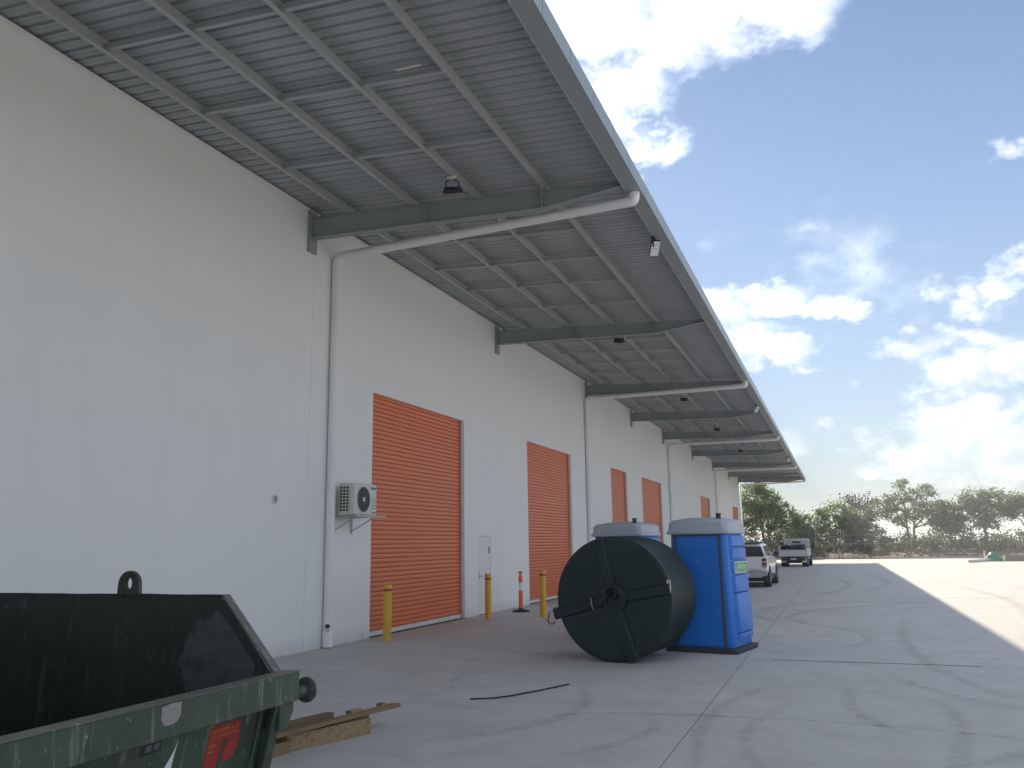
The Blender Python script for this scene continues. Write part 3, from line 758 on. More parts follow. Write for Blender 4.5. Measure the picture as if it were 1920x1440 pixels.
for yl, lb in ((15.95, 'white panel floodlight tilted outward under the canopy edge, nearest of three'), (38.4, 'floodlight hung from the canopy edge beyond the second white pipe run'), (63.9, 'far small floodlight on the canopy edge beyond the third white pipe run')):
    flood_out((GX0 - .02, yl, GZ + .0), lb)

# ------------------------------------------------------------------ air conditioner
ac = thing('air_conditioner', 'white outdoor air conditioner unit on a wall bracket beside the first roller door', 'air conditioner', (WX, 14.75, 2.43))
ax0, ax1, ay0, ay1, az0, az1 = -9.04, -8.69, 14.34, 15.19, 2.47, 3.08
cs = MB().box(ax0, ax1, ay0, ay1, az0, az1).build('casing', 'ac_case', ac, bevel=.018)
MB().box(ax0 + .015, ax1 - .11, ay0 - .004, ay0 + .002, az0 + .06, az1 - .05).build('side_coil', 'ac_dark', ac)
for k in range(9): MB().box(ax0 + .012, ax1 - .105, ay0 - .014, ay0 - .002, az0 + .052 + k * .0615, az0 + .068 + k * .0615).build('side_louvre', 'ac_case', ac)
for k in range(4): MB().box(ax0 + .012 + k * .071, ax0 + .024 + k * .071, ay0 - .015, ay0 - .003, az0 + .06, az1 - .05).build('side_bar', 'ac_case', ac)
fc = (ax1, ay0 + .33, (az0 + az1) / 2 - .005)
fg = MB().lathe([(.262, -.002), (.262, .010), (.245, .014), (.24, .002)], 36, fc, 'x', cap=False).build('fan_shroud', 'ac_case', ac, smooth=True)
MB().lathe([(.244, .001), (.244, .004)], 36, fc, 'x').build('fan_recess', 'ac_dark', ac)
for k in range(3):
    a = k * 2 * PI / 3; pts = []
    for t in range(7):
        rr = .05 + .028 * t; pts.append((fc[0] + .006, fc[1] + rr * math.cos(a + .1 * t), fc[2] + rr * math.sin(a + .1 * t)))
    MB().tube(pts, [.03 + .006 * i for i in range(7)], 6).build('fan_blade', 'ac_grille', fg) if False else None
for rr in (.07, .105, .14, .175, .21): MB().tube([(fc[0] + .016, fc[1] + rr * math.cos(2 * PI * i / 32), fc[2] + rr * math.sin(2 * PI * i / 32)) for i in range(33)], .004, 5, False).build('guard_ring', 'ac_grille', fg)
for k in range(12):
    a = k * PI / 6
    MB().tube([(fc[0] + .014, fc[1] + .045 * math.cos(a), fc[2] + .045 * math.sin(a)), (fc[0] + .012, fc[1] + .243 * math.cos(a + .35), fc[2] + .243 * math.sin(a + .35))], .0035, 5).build('guard_spoke', 'ac_grille', fg)
MB().lathe([(.048, .012), (.048, .020), (.0, .022)], 20, fc, 'x').build('guard_hub', 'ac_case', fg, smooth=True)
MB().box(ax1, ax1 + .002, ay1 - .235, ay1 - .03, az1 - .10, az1 - .055).build('brand_label', 'label_blue', ac)
for k in range(4): MB().box(ax1 - .001, ax1 + .003, ay1 - .20, ay1 - .03, az0 + .30 - k * .055, az0 + .312 - k * .055).build('front_louvre', 'ac_grille', ac)
MB().box(ax1, ax1 + .002, ay1 - .19, ay1 - .03, az0 + .04, az0 + .065).build('rating_label', 'loo_trim', ac)
for yy in (ay0 + .10, ay1 - .08):
    br = MB().box(WX, -8.60, yy - .02, yy + .02, az0 - .045, az0 - .005).build('bracket_arm', 'galv', ac)
    MB().box(WX + .001, WX + .03, yy - .02, yy + .02, az0 - .36, az0 - .046).build('bracket_post', 'galv', ac)
    MB().tube([(WX + .03, yy, az0 - .30), (-8.72, yy, az0 - .047)], .012, 6).build('bracket_brace', 'galv', ac)
MB().box(-8.64, -8.60, ay0 - .05, ay1 + .22, az0 - .048, az0 - .006).build('bracket_rail', 'galv', ac)
MB().tube(bend([(-8.98, ay1 + .0, 2.62), (-8.98, ay1 + .10, 2.62), (WX + .03, ay1 + .14, 2.7)], .05, 4), .02, 8).build('pipework', 'white_paint', ac, smooth=True)

# ------------------------------------------------------------------ bollards, delineator
def bollard(loc, h, label):
    t = thing('bollard', label, 'bollard', loc, 0, 'yellow steel bollards')
    r = .083
    MB().lathe([(r, .006), (r, h - .02), (r * .92, h - .004), (.0, h)], 24).build('post', 'bollard_yellow', t, world=False, smooth=True)
    MB().lathe([(r + .0015, h - .155), (r + .0015, h - .105)], 24, cap=False).build('red_band', 'bollard_red', t, world=False, smooth=True)
    MB().lathe([(r + .0015, h - .02), (r + .001, h - .012)], 24, cap=False).build('red_band', 'bollard_red', t, world=False, smooth=True)
    MB().lathe([(r * 1.25, 0), (r * 1.2, .006), (r, .007)], 24).build('base_collar', 'bollard_yellow', t, world=False)
    return t
bollard((-8.64, 15.6, 0), 1.12, 'yellow bollard with red band at the near side of the first roller door')
bollard((-8.56, 20.75, 0), 1.13, 'yellow bollard with red bands in front of the white entry door')
bollard((-7.32, 21.47, 0), 1.20, 'tall yellow bollard standing forward of the wall beside the lying tank')
t = thing('delineator_post', 'orange traffic delineator post with white sleeve on a black rubber base', 'traffic post', (-8.50, 23.0, 0))
MB().lathe([(.26, .0), (.26, .02), (.20, .05), (.075, .07), (.07, .10)], 8).build('base', 'rubber', t, world=False)
MB().lathe([(.06, .07), (.055, .97), (.05, .985)], 20).build('post', 'delineator_orange', t, world=False, smooth=True)
MB().lathe([(.0605, .58), (.0595, .80)], 20, cap=False).build('reflective_sleeve', 'delineator_white', t, world=False, smooth=True)
MB().lathe([(.03, .98), (.026, 1.03), (.05, 1.045), (.062, 1.075), (.05, 1.11), (.0, 1.12)], 16).build('handle_top', 'delineator_orange', t, world=False, smooth=True)
MB().lathe([(.0615, .50), (.0610, .545)], 20, cap=False).build('lower_band', 'delineator_orange', t, world=False)

# ------------------------------------------------------------------ water tank lying on its side
TR, TL = .98, 1.40
tank = thing('water_tank', 'dark green ribbed poly water tank lying on its side', 'water tank', (-3.45, 13.6, 0), -.12)
prof = [(0.02, .035), (.30, .030), (.62, .012), (.90, -.004), (.955, -.008), (.975, .0), (TR, .02), (TR, .05), (.955, .062)]
n_r = 15
for k in range(n_r):
    y = .10 + k * (TL - .16) / n_r; d = (TL - .16) / n_r
    prof += [(.956, y), (.956, y + d * .25), (.968, y + d * .42), (.968, y + d * .78), (.956, y + d * .95)]
prof += [(.96, TL - .03), (.93, TL), (.0, TL + .02)]
MB().lathe(prof, 72, (0, 0, TR), 'y').build('shell', 'tank_poly', tank, world=False, smooth=True)
def radial(a, r0, r1, w0, w1, mt='tank_poly', h=.018, name='roof_rib'):
    c, s = math.cos(a), math.sin(a); t_ = (-s, c)
    def P(r, off, y): return (r * c + off * t_[0], y, TR + r * s + off * t_[1])
    yb0, yb1 = .03, -.02
    vs = [P(r0, -w0, yb0), P(r0, w0, yb0), P(r1, w1, yb1 + .03), P(r1, -w1, yb1 + .03), P(r0, -w0 * .75, yb0 - h - .03), P(r0, w0 * .75, yb0 - h - .03), P(r1, w1 * .8, yb1 - h), P(r1, -w1 * .8, yb1 - h)]
    return MB().add(vs, [(0, 1, 2, 3), (7, 6, 5, 4), (0, 4, 5, 1), (1, 5, 6, 2), (2, 6, 7, 3), (3, 7, 4, 0)]).build(name, mt, tank, world=False, bevel=.01)
radial(R(104), .22, .972, .09, .10)
radial(R(10), .22, .965, .09, .10)
radial(R(-72), .22, 1.0, .10, .11, h=.03)
radial(R(194), .22, 1.07, .08, .10, h=.028)
MB().lathe([(.235, .03), (.225, -.012), (.12, -.022), (.12, .03)], 32, (0, 0, TR), 'y', cap=False).build('hub_ring', 'tank_poly', tank, world=False, smooth=True)
MB().lathe([(.105, -.02), (.10, -.062), (.085, -.064), (.08, -.02)], 28, (-.03, 0, TR + .09), 'y', cap=False).build('inlet_rim', 'tank_poly', tank, world=False, smooth=True)
MB().lathe([(.10, -.035), (.10, -.03)], 28, (-.03, 0, TR + .09), 'y').build('inlet_opening', 'tank_hole', tank, world=False)
MB().tube(bend([(-.06, -.06, TR + .08), (-.2, -.10, TR - .05), (-.36, -.11, TR - .10), (-.62, -.12, TR - .20), (-.95, -.10, TR - .27)], .1, 4), .009, 6).build('strap_rope', 'rope', tank, world=False, smooth=True)
MB().tube([(-.335, -.125, TR + .02), (-.325, -.135, TR - .10), (-.29, -.125, TR - .17)], .014, 8).build('brass_fitting', 'brass', tank, world=False, smooth=True)
MB().tube(bend([(-1.10, -.05, TR - .22), (-1.14, -.06, TR - .38), (-1.06, -.06, TR - .43), (-1.0, -.06, TR - .37)], .04, 4), .010, 6).build('hook', 'black_plastic', tank, world=False, smooth=True)
MB().box(.905, .962, -.035, -.012, TR + .11, TR + .30).build('warning_label', 'label_white', tank, world=False)
MB().box(.918, .950, -.0365, -.0345, TR + .16, TR + .25).build('label_mark', 'sticker_red', tank, world=False)

# ------------------------------------------------------------------ portable toilets
def toilet(loc, rz, label, sticker=True):
    t = thing('portable_toilet', label, 'portable toilet', loc, rz, 'blue portable toilets')
    MB().prism([(-.63, -.60), (.58, -.60), (.63, -.55), (.63, .60), (-.63, .60)], .0, .085, 'z').build('skid_base', 'loo_skid', t, world=False, bevel=.012)
    def ring(hx, hy, z, c=.05): return [(-hx + c, -hy, z), (hx - c, -hy, z), (hx, -hy + c, z), (hx, hy - c, z), (hx - c, hy, z), (-hx + c, hy, z), (-hx, hy - c, z), (-hx, -hy + c, z)]
    MB().loft([ring(.56, .53, .086), ring(.50, .49, 2.02)]).build('cabin', 'loo_blue', t, world=False, bevel=.012)
    # recessed-looking door leaf with grey aluminium edges on the front
    def fy(z): return -.53 + (z - .086) * (.04 / 1.934)
    def fx(z): return .56 - (z - .086) * (.06 / 1.934)
    def frontstrip(xa0, xb0, xa1, xb1, z0, z1, th, name, mt):
        return MB().add([(xa0, fy(z0) + .02, z0), (xb0, fy(z0) + .02, z0), (xb1, fy(z1) + .02, z1), (xa1, fy(z1) + .02, z1), (xa0, fy(z0) - th, z0), (xb0, fy(z0) - th, z0), (xb1, fy(z1) - th, z1), (xa1, fy(z1) - th, z1)],
                        [(0, 1, 2, 3), (7, 6, 5, 4), (0, 4, 5, 1), (1, 5, 6, 2), (2, 6, 7, 3), (3, 7, 4, 0)]).build(name, mt, t, world=False, bevel=.006)
    frontstrip(.40, .445, .375, .415, .10, 2.0, .022, 'door_edge', 'loo_trim')
    frontstrip(-.445, -.40, -.415, -.375, .10, 2.0, .022, 'door_edge', 'loo_trim')
    frontstrip(-.42, .42, -.42, .42, 1.955, 2.0, .024, 'door_head', 'loo_trim')
    dr = frontstrip(-.385, .385, -.36, .36, .12, 1.93, .008, 'door_leaf', 'loo_blue')
    frontstrip(-.30, .30, -.29, .29, 1.70, 1.78, .016, 'door_rib', 'loo_blue')
    for (px, pz) in ((-.02, 1.52), (-.02, 1.40), (.30, .62)):
        MB().lathe([(.010, -.012), (.008, -.004)], 8, (px, fy(pz) - .003, pz), 'y').build('rivet', 'galv', t, world=False)
    # moulded bay on each side wall
    for s in (1, -1):
        segs = [(.20, .32, .012, .025), (.32, .98, .030, .030), (.98, 1.28, .018, .028), (1.30, 1.52, .018, .028), (1.54, 1.74, .012, .022), (1.76, 1.96, .018, .006)]
        for (z0, z1, p0, p1) in segs:
            def X(z, p): return s * (fx(z) + p)
            ya, yb = -.30, .44
            vs = [(X(z0, -.02), ya - .06, z0), (X(z0, -.02), yb + .04, z0), (X(z1, -.02), yb + .04, z1), (X(z1, -.02), ya - .06, z1),
                  (X(z0, p0 + .03), ya, z0 + .01), (X(z0, p0 + .03), yb, z0 + .01), (X(z1, p1 + .03), yb, z1 - .008), (X(z1, p1 + .03), ya, z1 - .008)]
            MB().add(vs, [(0, 1, 2, 3), (7, 6, 5, 4), (0, 4, 5, 1), (1, 5, 6, 2), (2, 6, 7, 3), (3, 7, 4, 0)]).build('side_moulding', 'loo_blue', t, world=False, bevel=.010)
    # domed translucent roof
    MB().loft([ring(.555, .545, 1.985), ring(.56, .55, 2.0), ring(.56, .55, 2.045, .06), ring(.54, .53, 2.055, .07), ring(.53, .52, 2.185, .08), ring(.48, .47, 2.235, .10), ring(.26, .28, 2.275, .1)]).build('roof', 'loo_roof', t, world=False, bevel=.016)
    MB().lathe([(.042, 2.18), (.042, 2.315), (.050, 2.32), (.050, 2.34), (.0, 2.342)], 14, (.36, -.36, 0)).build('vent_pipe', 'black_plastic', t, world=False, smooth=True)
    if sticker:
        zc = 1.41; xo = fx(zc) + .0545
        st = MB().add([(xo, -.27, 1.33), (xo, .40, 1.33), (xo - .004, .40, 1.50), (xo - .004, -.27, 1.50)], [(0, 1, 2, 3)])
        sk = MB().box(xo - .012, xo + .001, -.285, .405, 1.315, 1.505).build('sticker_border', 'sticker_white', t, world=False)
        sg = MB().box(xo - .010, xo + .003, -.27, .39, 1.33, 1.49).build('sticker', 'sticker_green', t, world=False)
        lettering('yhire', .17, 'sticker_white', sg, (xo + .003, -.20, 1.375), (0, 1, 0), (0, 0, 1), .52, .35)
    return t
toilet((-2.225, 15.70, 0), R(-11), 'blue portable toilet with a green sticker, right of the lying tank')
toilet((-4.10, 17.45, 0), R(-12), 'blue portable toilet mostly hidden behind the lying tank', False)

# ------------------------------------------------------------------ skip bin
skip = thing('skip_bin', 'battered dark green steel skip bin with a ramped side and red warning sticker', 'skip bin', (-5.5, 3.85, 0))
SXF, SY0, SY1, SZT, SZL = -3.43, 2.62, 4.92, 1.53, 1.05
def side_wall(y0, y1, dy):
    sp = [(-3.51, 1.0), (-4.0, SZT), (-7.6, SZT), (-7.15, .12), (-3.69, .12)]
    vs = []
    for (x, z) in sp: vs.append((x, y0 - dy * (1 - z / SZT) * .12, z))
    for (x, z) in sp: vs.append((x, y1 - dy * (1 - z / SZT) * .12, z))
    n = 5
    return MB().add(vs, [tuple(range(n)), tuple(range(2 * n - 1, n - 1, -1))] + [(i, (i + 1) % n, n + (i + 1) % n, n + i) for i in range(n)])
side_wall(SY1 - .014, SY1, 1).build('side_wall', 'skip_green', skip)
side_wall(SY1 - .020, SY1 - .0145, 1).build('side_lining', 'skip_inside', skip)
side_wall(SY0, SY0 + .014, -1).build('side_wall', 'skip_green', skip)
side_wall(SY0 + .0145, SY0 + .020, -1).build('side_lining', 'skip_inside', skip)
def front_y(y, z): return y
MB().prism([(-3.50, 1.0), (-3.676, .12), (-3.69, .12), (-3.514, 1.0)], SY0 + .0, SY1 - .10, 'y').build('front_wall', 'skip_green', skip)
MB().prism([(-3.5142, 1.0), (-3.6902, .12), (-3.697, .12), (-3.521, 1.0)], SY0 + .05, SY1 - .12, 'y').build('front_lining', 'skip_inside', skip)
MB().prism([(-7.6, SZT), (-7.15, .12), (-7.135, .12), (-7.585, SZT)], SY0, SY1, 'y').build('back_wall', 'skip_green', skip)
MB().box(-7.16, -3.67, SY0 + .1, SY1 - .13, .10, .12).build('floor', 'skip_inside', skip)
for yy in (SY0 + .3, SY1 - .42): MB().box(-7.0, -3.8, yy, yy + .1, 0, .099).build('runner', 'skip_steel', skip)
MB().box(-3.515, -3.40, SY0 - .05, SY1 + .05, .868, SZL).build('front_rim', 'skip_green', skip, bevel=.008)
MB().box(-3.518, -3.398, SY0 - .05, SY1 + .05, SZL + .0005, SZL + .006).build('rim_wear_strip', 'skip_rim', skip)
# capping on the ramped edge and along the top
dv = Vector((-4.0 + 3.51, 0, SZT - 1.0)).normalized(); nv = Vector((dv.z, 0, -dv.x))
a = Vector((-3.525, 0, .99)) - nv * .012; b = Vector((-4.012, 0, SZT + .0)) - nv * .012
cp = MB(); rings = []
for p in (a, b): rings.append([(p + nv * .0 + Vector((0, SY1 - .022, 0))), (p + nv * .032 + Vector((0, SY1 - .022, 0))), (p + nv * .032 + Vector((0, SY1 + .055, 0))), (p + Vector((0, SY1 + .055, 0)))])
cp.loft(rings).build('ramp_capping', 'skip_rim', skip, bevel=.004)
# bent, ragged top edge
te = MB(); rings = []
for k in range(40):
    x = -4.0 - k * 3.58 / 39; z = SZT + .006 * mnoise.noise(Vector((x * 3.1, 2, 0))); yy = SY1 + .008 * mnoise.noise(Vector((x * 1.7, 9, 0)))
    rings.append([(x, yy - .024, z - .01), (x, yy + .006, z - .01), (x, yy + .006, z + .012), (x, yy - .024, z + .012)])
te.loft(rings).build('top_edge', 'skip_inside', skip)
# scuffed steel patch inside the ramp end, weld seam and stiffener
pp = MB(); pts = []
for k in range(26):
    a_ = 2 * PI * k / 26; rr = 1 + .16 * mnoise.noise(Vector((math.cos(a_) * 1.7, math.sin(a_) * 1.7, 3)))
    pts.append((-4.06 + .44 * rr * math.cos(a_), 1.12 + .34 * rr * math.sin(a_)))
pts = [(min(x, -3.60 - max(0, (z - 1.0)) * .92), z) for x, z in pts]
vsp = [(x, SY1 - .0205 - .12 * (1 - z / SZT), z) for x, z in pts] + [(x, SY1 - .0225 - .12 * (1 - z / SZT), z) for x, z in pts]
pp.add(vsp, [tuple(range(26)), tuple(range(51, 25, -1))] + [(i, (i + 1) % 26, 26 + (i + 1) % 26, 26 + i) for i in range(26)]).build('worn_patch', 'skip_scuff', skip)
for x in (-4.75, -6.3): MB().box(x - .02, x + .02, SY1 + .0, SY1 + .06, .2, SZT - .02).build('side_stiffener', 'skip_green', skip)
# lifting lug with eye
def lug(x, y):
    bm = bmesh.new(); n = 28; outer = [(-.105, -.05), (.105, -.05)]; 
    for k in range(13): a_ = PI * k / 12; outer.append((.105 * math.cos(a_) * (.92), .075 + .10 * math.sin(a_)))
    inner = [(.034 * math.cos(2 * PI * k / 16), .085 + .045 * math.sin(2 * PI * k / 16)) for k in range(16)]
    vo = [bm.verts.new((px, 0, pz)) for px, pz in outer]; vi = [bm.verts.new((px, 0, pz)) for px, pz in inner]
    eo = [bm.edges.new((vo[i], vo[(i + 1) % len(vo)])) for i in range(len(vo))]; ei = [bm.edges.new((vi[i], vi[(i + 1) % 16])) for i in range(16)]
    bmesh.ops.triangle_fill(bm, use_beauty=True, edges=eo + ei)
    r_ = bmesh.ops.extrude_face_region(bm, geom=bm.faces[:]); bmesh.ops.translate(bm, verts=[e for e in r_['geom'] if isinstance(e, bmesh.types.BMVert)], vec=(0, .032, 0))
    bmesh.ops.recalc_face_normals(bm, faces=bm.faces)
    m = bpy.data.meshes.new('lifting_lug'); bm.to_mesh(m); bm.free()
    o = put('lifting_lug', m, 'skip_steel', skip, (x + 5.5, y - 3.85, SZT))
    MB().prism([(.0, -.02), (.06, -.02), (.0, .14)], .032, .07, 'y').build('lug_gusset', 'skip_steel', o, world=False) if False else None
    MB().add([(.0, .033, .12), (.02, .033, .12), (.02, .033, -.02), (.0, .033, -.02), (.0, .11, -.02), (.02, .11, -.02)], [(0, 1, 2, 3), (3, 2, 5, 4), (0, 4, 5, 1), (0, 3, 4), (1, 5, 2)]).build('lug_gusset', 'skip_steel', o, world=False)
    return o
lug(-4.84, SY1 - .02); lug(-6.9, SY1 - .02); lug(-4.99, SY0); 
# lifting pin with mushroom head, and its gusset
pn = MB().tube([(-3.50, SY1 - .12, .895), (-3.50, SY1 + .25, .895)], .042, 16).build('lifting_pin', 'skip_steel', skip, smooth=True)
MB().lathe([(.034, .0), (.035, .16)], 16, (-3.50, SY1 + .13, .895), 'y').build('pin_shaft', 'skip_steel', pn, smooth=True)
MB().lathe([(.036, .0), (.082, .028), (.086, .040), (.070, .060), (.03, .075), (.0, .078)], 22, (-3.50, SY1 + .235, .895), 'y').build('pin_head', 'skip_steel', pn, smooth=True)
MB().prism([(SY1 + .05, .9), (SY1 + .05, .80), (SY1 - .02, .70), (SY1 - .10, .70), (SY1 - .10, .9)], -3.56, -3.44, 'x').build('corner_gusset', 'skip_green', skip, bevel=.006)
MB().prism([(-3.485, .86), (-3.445, .86), (-3.62, .12), (-3.676, .12)], SY1 - .135, SY1 - .045, 'y').build('corner_post', 'skip_green', skip, bevel=.005)
MB().prism([(-3.487, .845), (-3.465, .845), (-3.625, .12), (-3.66, .12)], SY1 - .26, SY1 - .245, 'y').build('corner_rib', 'skip_green', skip)
# stickers on the sloping front
FU = Vector((-.2, 0, -1)).normalized(); FN = Vector((1, 0, -.2)).normalized(); F0 = Vector((-3.5, 0, 1.0))
FOFF = Vector((-5.5, 3.85, 0))
def fpt(s, y, lift=.0): return F0 + FU * s + Vector((0, y, 0)) + FN * lift - FOFF
def patch(name, poly, mt, lift, parent=None, th=.0012):
    n = len(poly)
    vs = [fpt(s, y, lift) for s, y in poly] + [fpt(s, y, lift - th) for s, y in poly]
    return MB().add(vs, [tuple(range(n)), tuple(range(2 * n - 1, n - 1, -1))] + [(i, (i + 1) % n, n + (i + 1) % n, n + i) for i in range(n)]).build(name, mt, skip if parent is None else parent, world=False)
rs = patch('warning_sticker', [(.185, 4.285), (.185, 4.56), (.275, 4.57), (.285, 4.47), (.275, 4.43), (.30, 4.405), (.33, 4.415), (.37, 4.41), (.42, 4.395), (.46, 4.38), (.50, 4.345), (.50, 4.28)], 'sticker_red', .0022)
patch('sticker_scrap', [(.292, 4.475), (.278, 4.575), (.34, 4.575), (.385, 4.55), (.41, 4.535), (.415, 4.45), (.365, 4.435), (.325, 4.45)], 'sticker_red', .0022)
yv = (Vector((.2, 0, 1))).normalized()
lettering('WEIGHT LIMITS - 3m - 2T', .032, 'sticker_yellow', rs, fpt(.225, 4.30, .0024), (0, 1, 0), yv, .245)
lettering('6m - 4 TON : 8m - 6 TON', .026, 'sticker_yellow', rs, fpt(.257, 4.315, .0024), (0, 1, 0), yv, .225)
lettering('OVER', .022, 'sticker_yellow', rs, fpt(.305, 4.295, .0024), (0, 1, 0), yv, .07)
lettering('FILL', .022, 'sticker_yellow', rs, fpt(.335, 4.30, .0024), (0, 1, 0), yv, .05)
bpp = patch('rating_plate', [(.165, 3.74), (.160, 3.89), (.225, 3.895), (.23, 3.745)], 'sticker_black', .0026)
patch('plate_print', [(.178, 3.775), (.178, 3.82), (.213, 3.82), (.213, 3.775)], 'sticker_grey', .0036, bpp)
patch('plate_print', [(.178, 3.835), (.178, 3.875), (.213, 3.875), (.213, 3.835)], 'sticker_grey', .0036, bpp)
sw = []
for k in range(12): t_ = k / 11; sw.append((.20 + .45 * t_, 4.025 - .02 * t_ + .0 - .30 * t_ ** 1.25))
for k in range(11, -1, -1): t_ = k / 11; sw.append((.20 + .45 * t_, 4.025 - .055 * math.sin(t_ * PI * .55) + .14 * t_ ** 2.2))
patch('painted_swoosh', sw[1:], 'swoosh_white', .0018)
sv = [(3.73, 1.035), (3.80, 1.045), (3.875, 1.043), (3.872, .975), (3.845, .945), (3.80, .935), (3.75, .94), (3.728, .98)]
o = MB().prism(sv, -3.4005, -3.3985, 'x').build('torn_label', 'sticker_silver', skip)

# ------------------------------------------------------------------ loose timber behind the skip
def timber(name, label, p0, p1, w, h, z, mt, tilt=0., dz=0.):
    p0 = Vector((*p0, 0)); p1 = Vector((*p1, 0)); L_ = (p1 - p0).length; ang = math.atan2(p1.y - p0.y, p1.x - p0.x)
    bm = MB(); rings = []
    n = 9
    for k in range(n):
        x = L_ * k / (n - 1); jj = .006 * mnoise.noise(Vector((x * 3, z * 9, w * 50)))
        e = .012 * (1 if k in (0, n - 1) else 0)
        rings.append([(x, -w / 2 + jj, 0), (x, w / 2 + jj, 0), (x - e, w / 2 + jj, h), (x + e * .6, -w / 2 + jj, h)])
    bm.loft(rings)
    o = bm.build(name, mt, bevel=.004)
    o.location = (p0.x, p0.y, z); o.rotation_euler = (tilt, math.atan2(-dz, L_), ang)
    return tag(o, label, 'timber', 'loose timber by the skip')
timber('timber_block', 'short pale timber block closest to the skip corner', (-5.06, 6.0), (-4.93, 7.02), .10, .11, .0, 'timber')
timber('timber_bearer', 'stained timber bearer with cut blocks, under the long planks', (-4.97, 7.02), (-4.62, 7.95), .12, .15, .0, 'timber_pale')
timber('timber_plank', 'long brown plank lying on top with its end farthest out', (-5.14, 5.9), (-4.55, 8.45), .10, .035, .156, 'timber', 0, .02)
timber('timber_plank', 'darker long plank beside the top plank, its end cut shorter', (-5.22, 5.9), (-4.84, 7.62), .085, .095, .156, 'timber_dark', 0)
timber('timber_batten', 'thin batten on the ground behind the planks', (-5.35, 6.1), (-4.86, 8.35), .07, .12, .0, 'timber_dark')
for (x, y, l, lb) in ((-4.86, 7.50, .10, 'small timber cleat on the planks nearest the cut plank end'), (-4.73, 7.82, .16, 'small timber cleat midway along the long plank'), (-4.63, 8.26, .07, 'small timber cleat at the far tip of the long plank')):
    timber('timber_cleat', lb, (x - .03, y), (x, y + l), .075, .035, .194, 'timber_pale')

# ------------------------------------------------------------------ rubber scraps and joint sealant on the concrete
def strip(name, label, pts, w, h, cat='rubber strip'):
    S = [Vector((*p, 0)) for p in pts]; rings = []
    for i, p in enumerate(S):
        t_ = (S[min(i + 1, len(S) - 1)] - S[max(i - 1, 0)]).normalized(); q = Vector((-t_.y, t_.x, 0)); ww = w * (.6 + .8 * abs(mnoise.noise(p * 4)))
        rings.append([p - q * ww, p + q * ww, p + q * ww * .6 + Vector((0, 0, h)), p - q * ww * .6 + Vector((0, 0, h))])
    o = MB().loft(rings).build(name, 'rubber'); o.location.z = .004
    return tag(o, label, cat)
def dens_pts(pts, n, j=.012):
    out = []
    for i in range(len(pts) - 1):
        for k in range(n): t_ = k / n; out.append((pts[i][0] + (pts[i + 1][0] - pts[i][0]) * t_ + random.uniform(-j, j), pts[i][1] + (pts[i + 1][1] - pts[i][1]) * t_ + random.uniform(-j, j)))
    out.append(pts[-1]); return out
strip('rubber_strip', 'torn black rubber strip lying on the concrete before the tank', dens_pts([(-4.36, 9.98), (-4.12, 10.1), (-3.97, 10.32), (-3.75, 10.8), (-3.54, 11.36)], 6), .026, .012)
strip('sealant_strip', 'long thin black sealant strip lifted along the slab joint right of the toilet', dens_pts([(-1.13, 14.54), (-.84, 14.50), (.2, 14.502), (1.35, 14.50), (1.80, 14.475)], 8, .003), .004, .005)

# ------------------------------------------------------------------ ute
def wheel(parent, x, y, r, w, name='wheel'):
    e = bpy.data.objects.new(name, None); link(e, parent, (x, y, r))
    MB().lathe([(r * .62, -w / 2), (r * .93, -w / 2), (r, -w / 2 + .03), (r, w / 2 - .03), (r * .93, w / 2), (r * .62, w / 2)], 28, (0, 0, 0), 'x', cap=False).build('tyre', 'tyre', e, world=False, smooth=True)
    MB().lathe([(r * .63, -w / 2 + .01), (r * .58, -w / 2 + .05), (r * .58, w / 2 - .05), (r * .63, w / 2 - .01)], 24, (0, 0, 0), 'x').build('rim', 'rim_steel', e, world=False, smooth=True)
    return e
ute = thing('ute', 'white dual-cab utility vehicle with dark canopy window parked facing away', 'utility vehicle', (-3.70, 36.3, 0), R(-1))
def sec(hw, z0, z1, y, c=.07):
    return [(-hw + c, y, z0), (hw - c, y, z0), (hw, y, z0 + c), (hw + .0, y, (z0 + z1) / 2), (hw - .02, y, z1 - c * .5), (hw - c, y, z1), (-hw + c, y, z1), (-hw + .02, y, z1 - c * .5), (-hw, y, (z0 + z1) / 2), (-hw, y, z0 + c)]
MB().loft([sec(.86, .66, 1.22, .03), sec(.89, .60, 1.23, .12), sec(.90, .5, 1.23, 1.0), sec(.90, .42, 1.22, 2.6), sec(.90, .42, 1.17, 3.9), sec(.89, .45, 1.08, 4.8), sec(.82, .5, .98, 5.2)]).build('body', 'ute_white', ute, world=False, smooth=True)
def gh(hb, ht, z0, z1, y): return [(-hb, y, z0), (hb, y, z0), (ht, y, z1 - .06), (ht - .08, y, z1), (-ht + .08, y, z1), (-ht, y, z1 - .06)]
MB().loft([gh(.86, .74, 1.215, 1.66, .05), gh(.86, .72, 1.215, 1.73, .32), gh(.86, .70, 1.215, 1.755, 1.5), gh(.85, .68, 1.20, 1.77, 2.4), gh(.84, .66, 1.19, 1.70, 3.15), gh(.83, .74, 1.17, 1.22, 4.0)]).build('cabin_and_canopy', 'ute_white', ute, world=False, smooth=True)
MB().add([(-.80, .034, 1.235), (.80, .034, 1.235), (.69, .036, 1.645), (-.69, .036, 1.645), (-.80, .07, 1.235), (.80, .07, 1.235), (.69, .07, 1.645), (-.69, .07, 1.645)], [(0, 1, 2, 3), (7, 6, 5, 4), (0, 4, 5, 1), (1, 5, 6, 2), (2, 6, 7, 3), (3, 7, 4, 0)]).build('rear_window', 'glass_dark', ute, world=False)
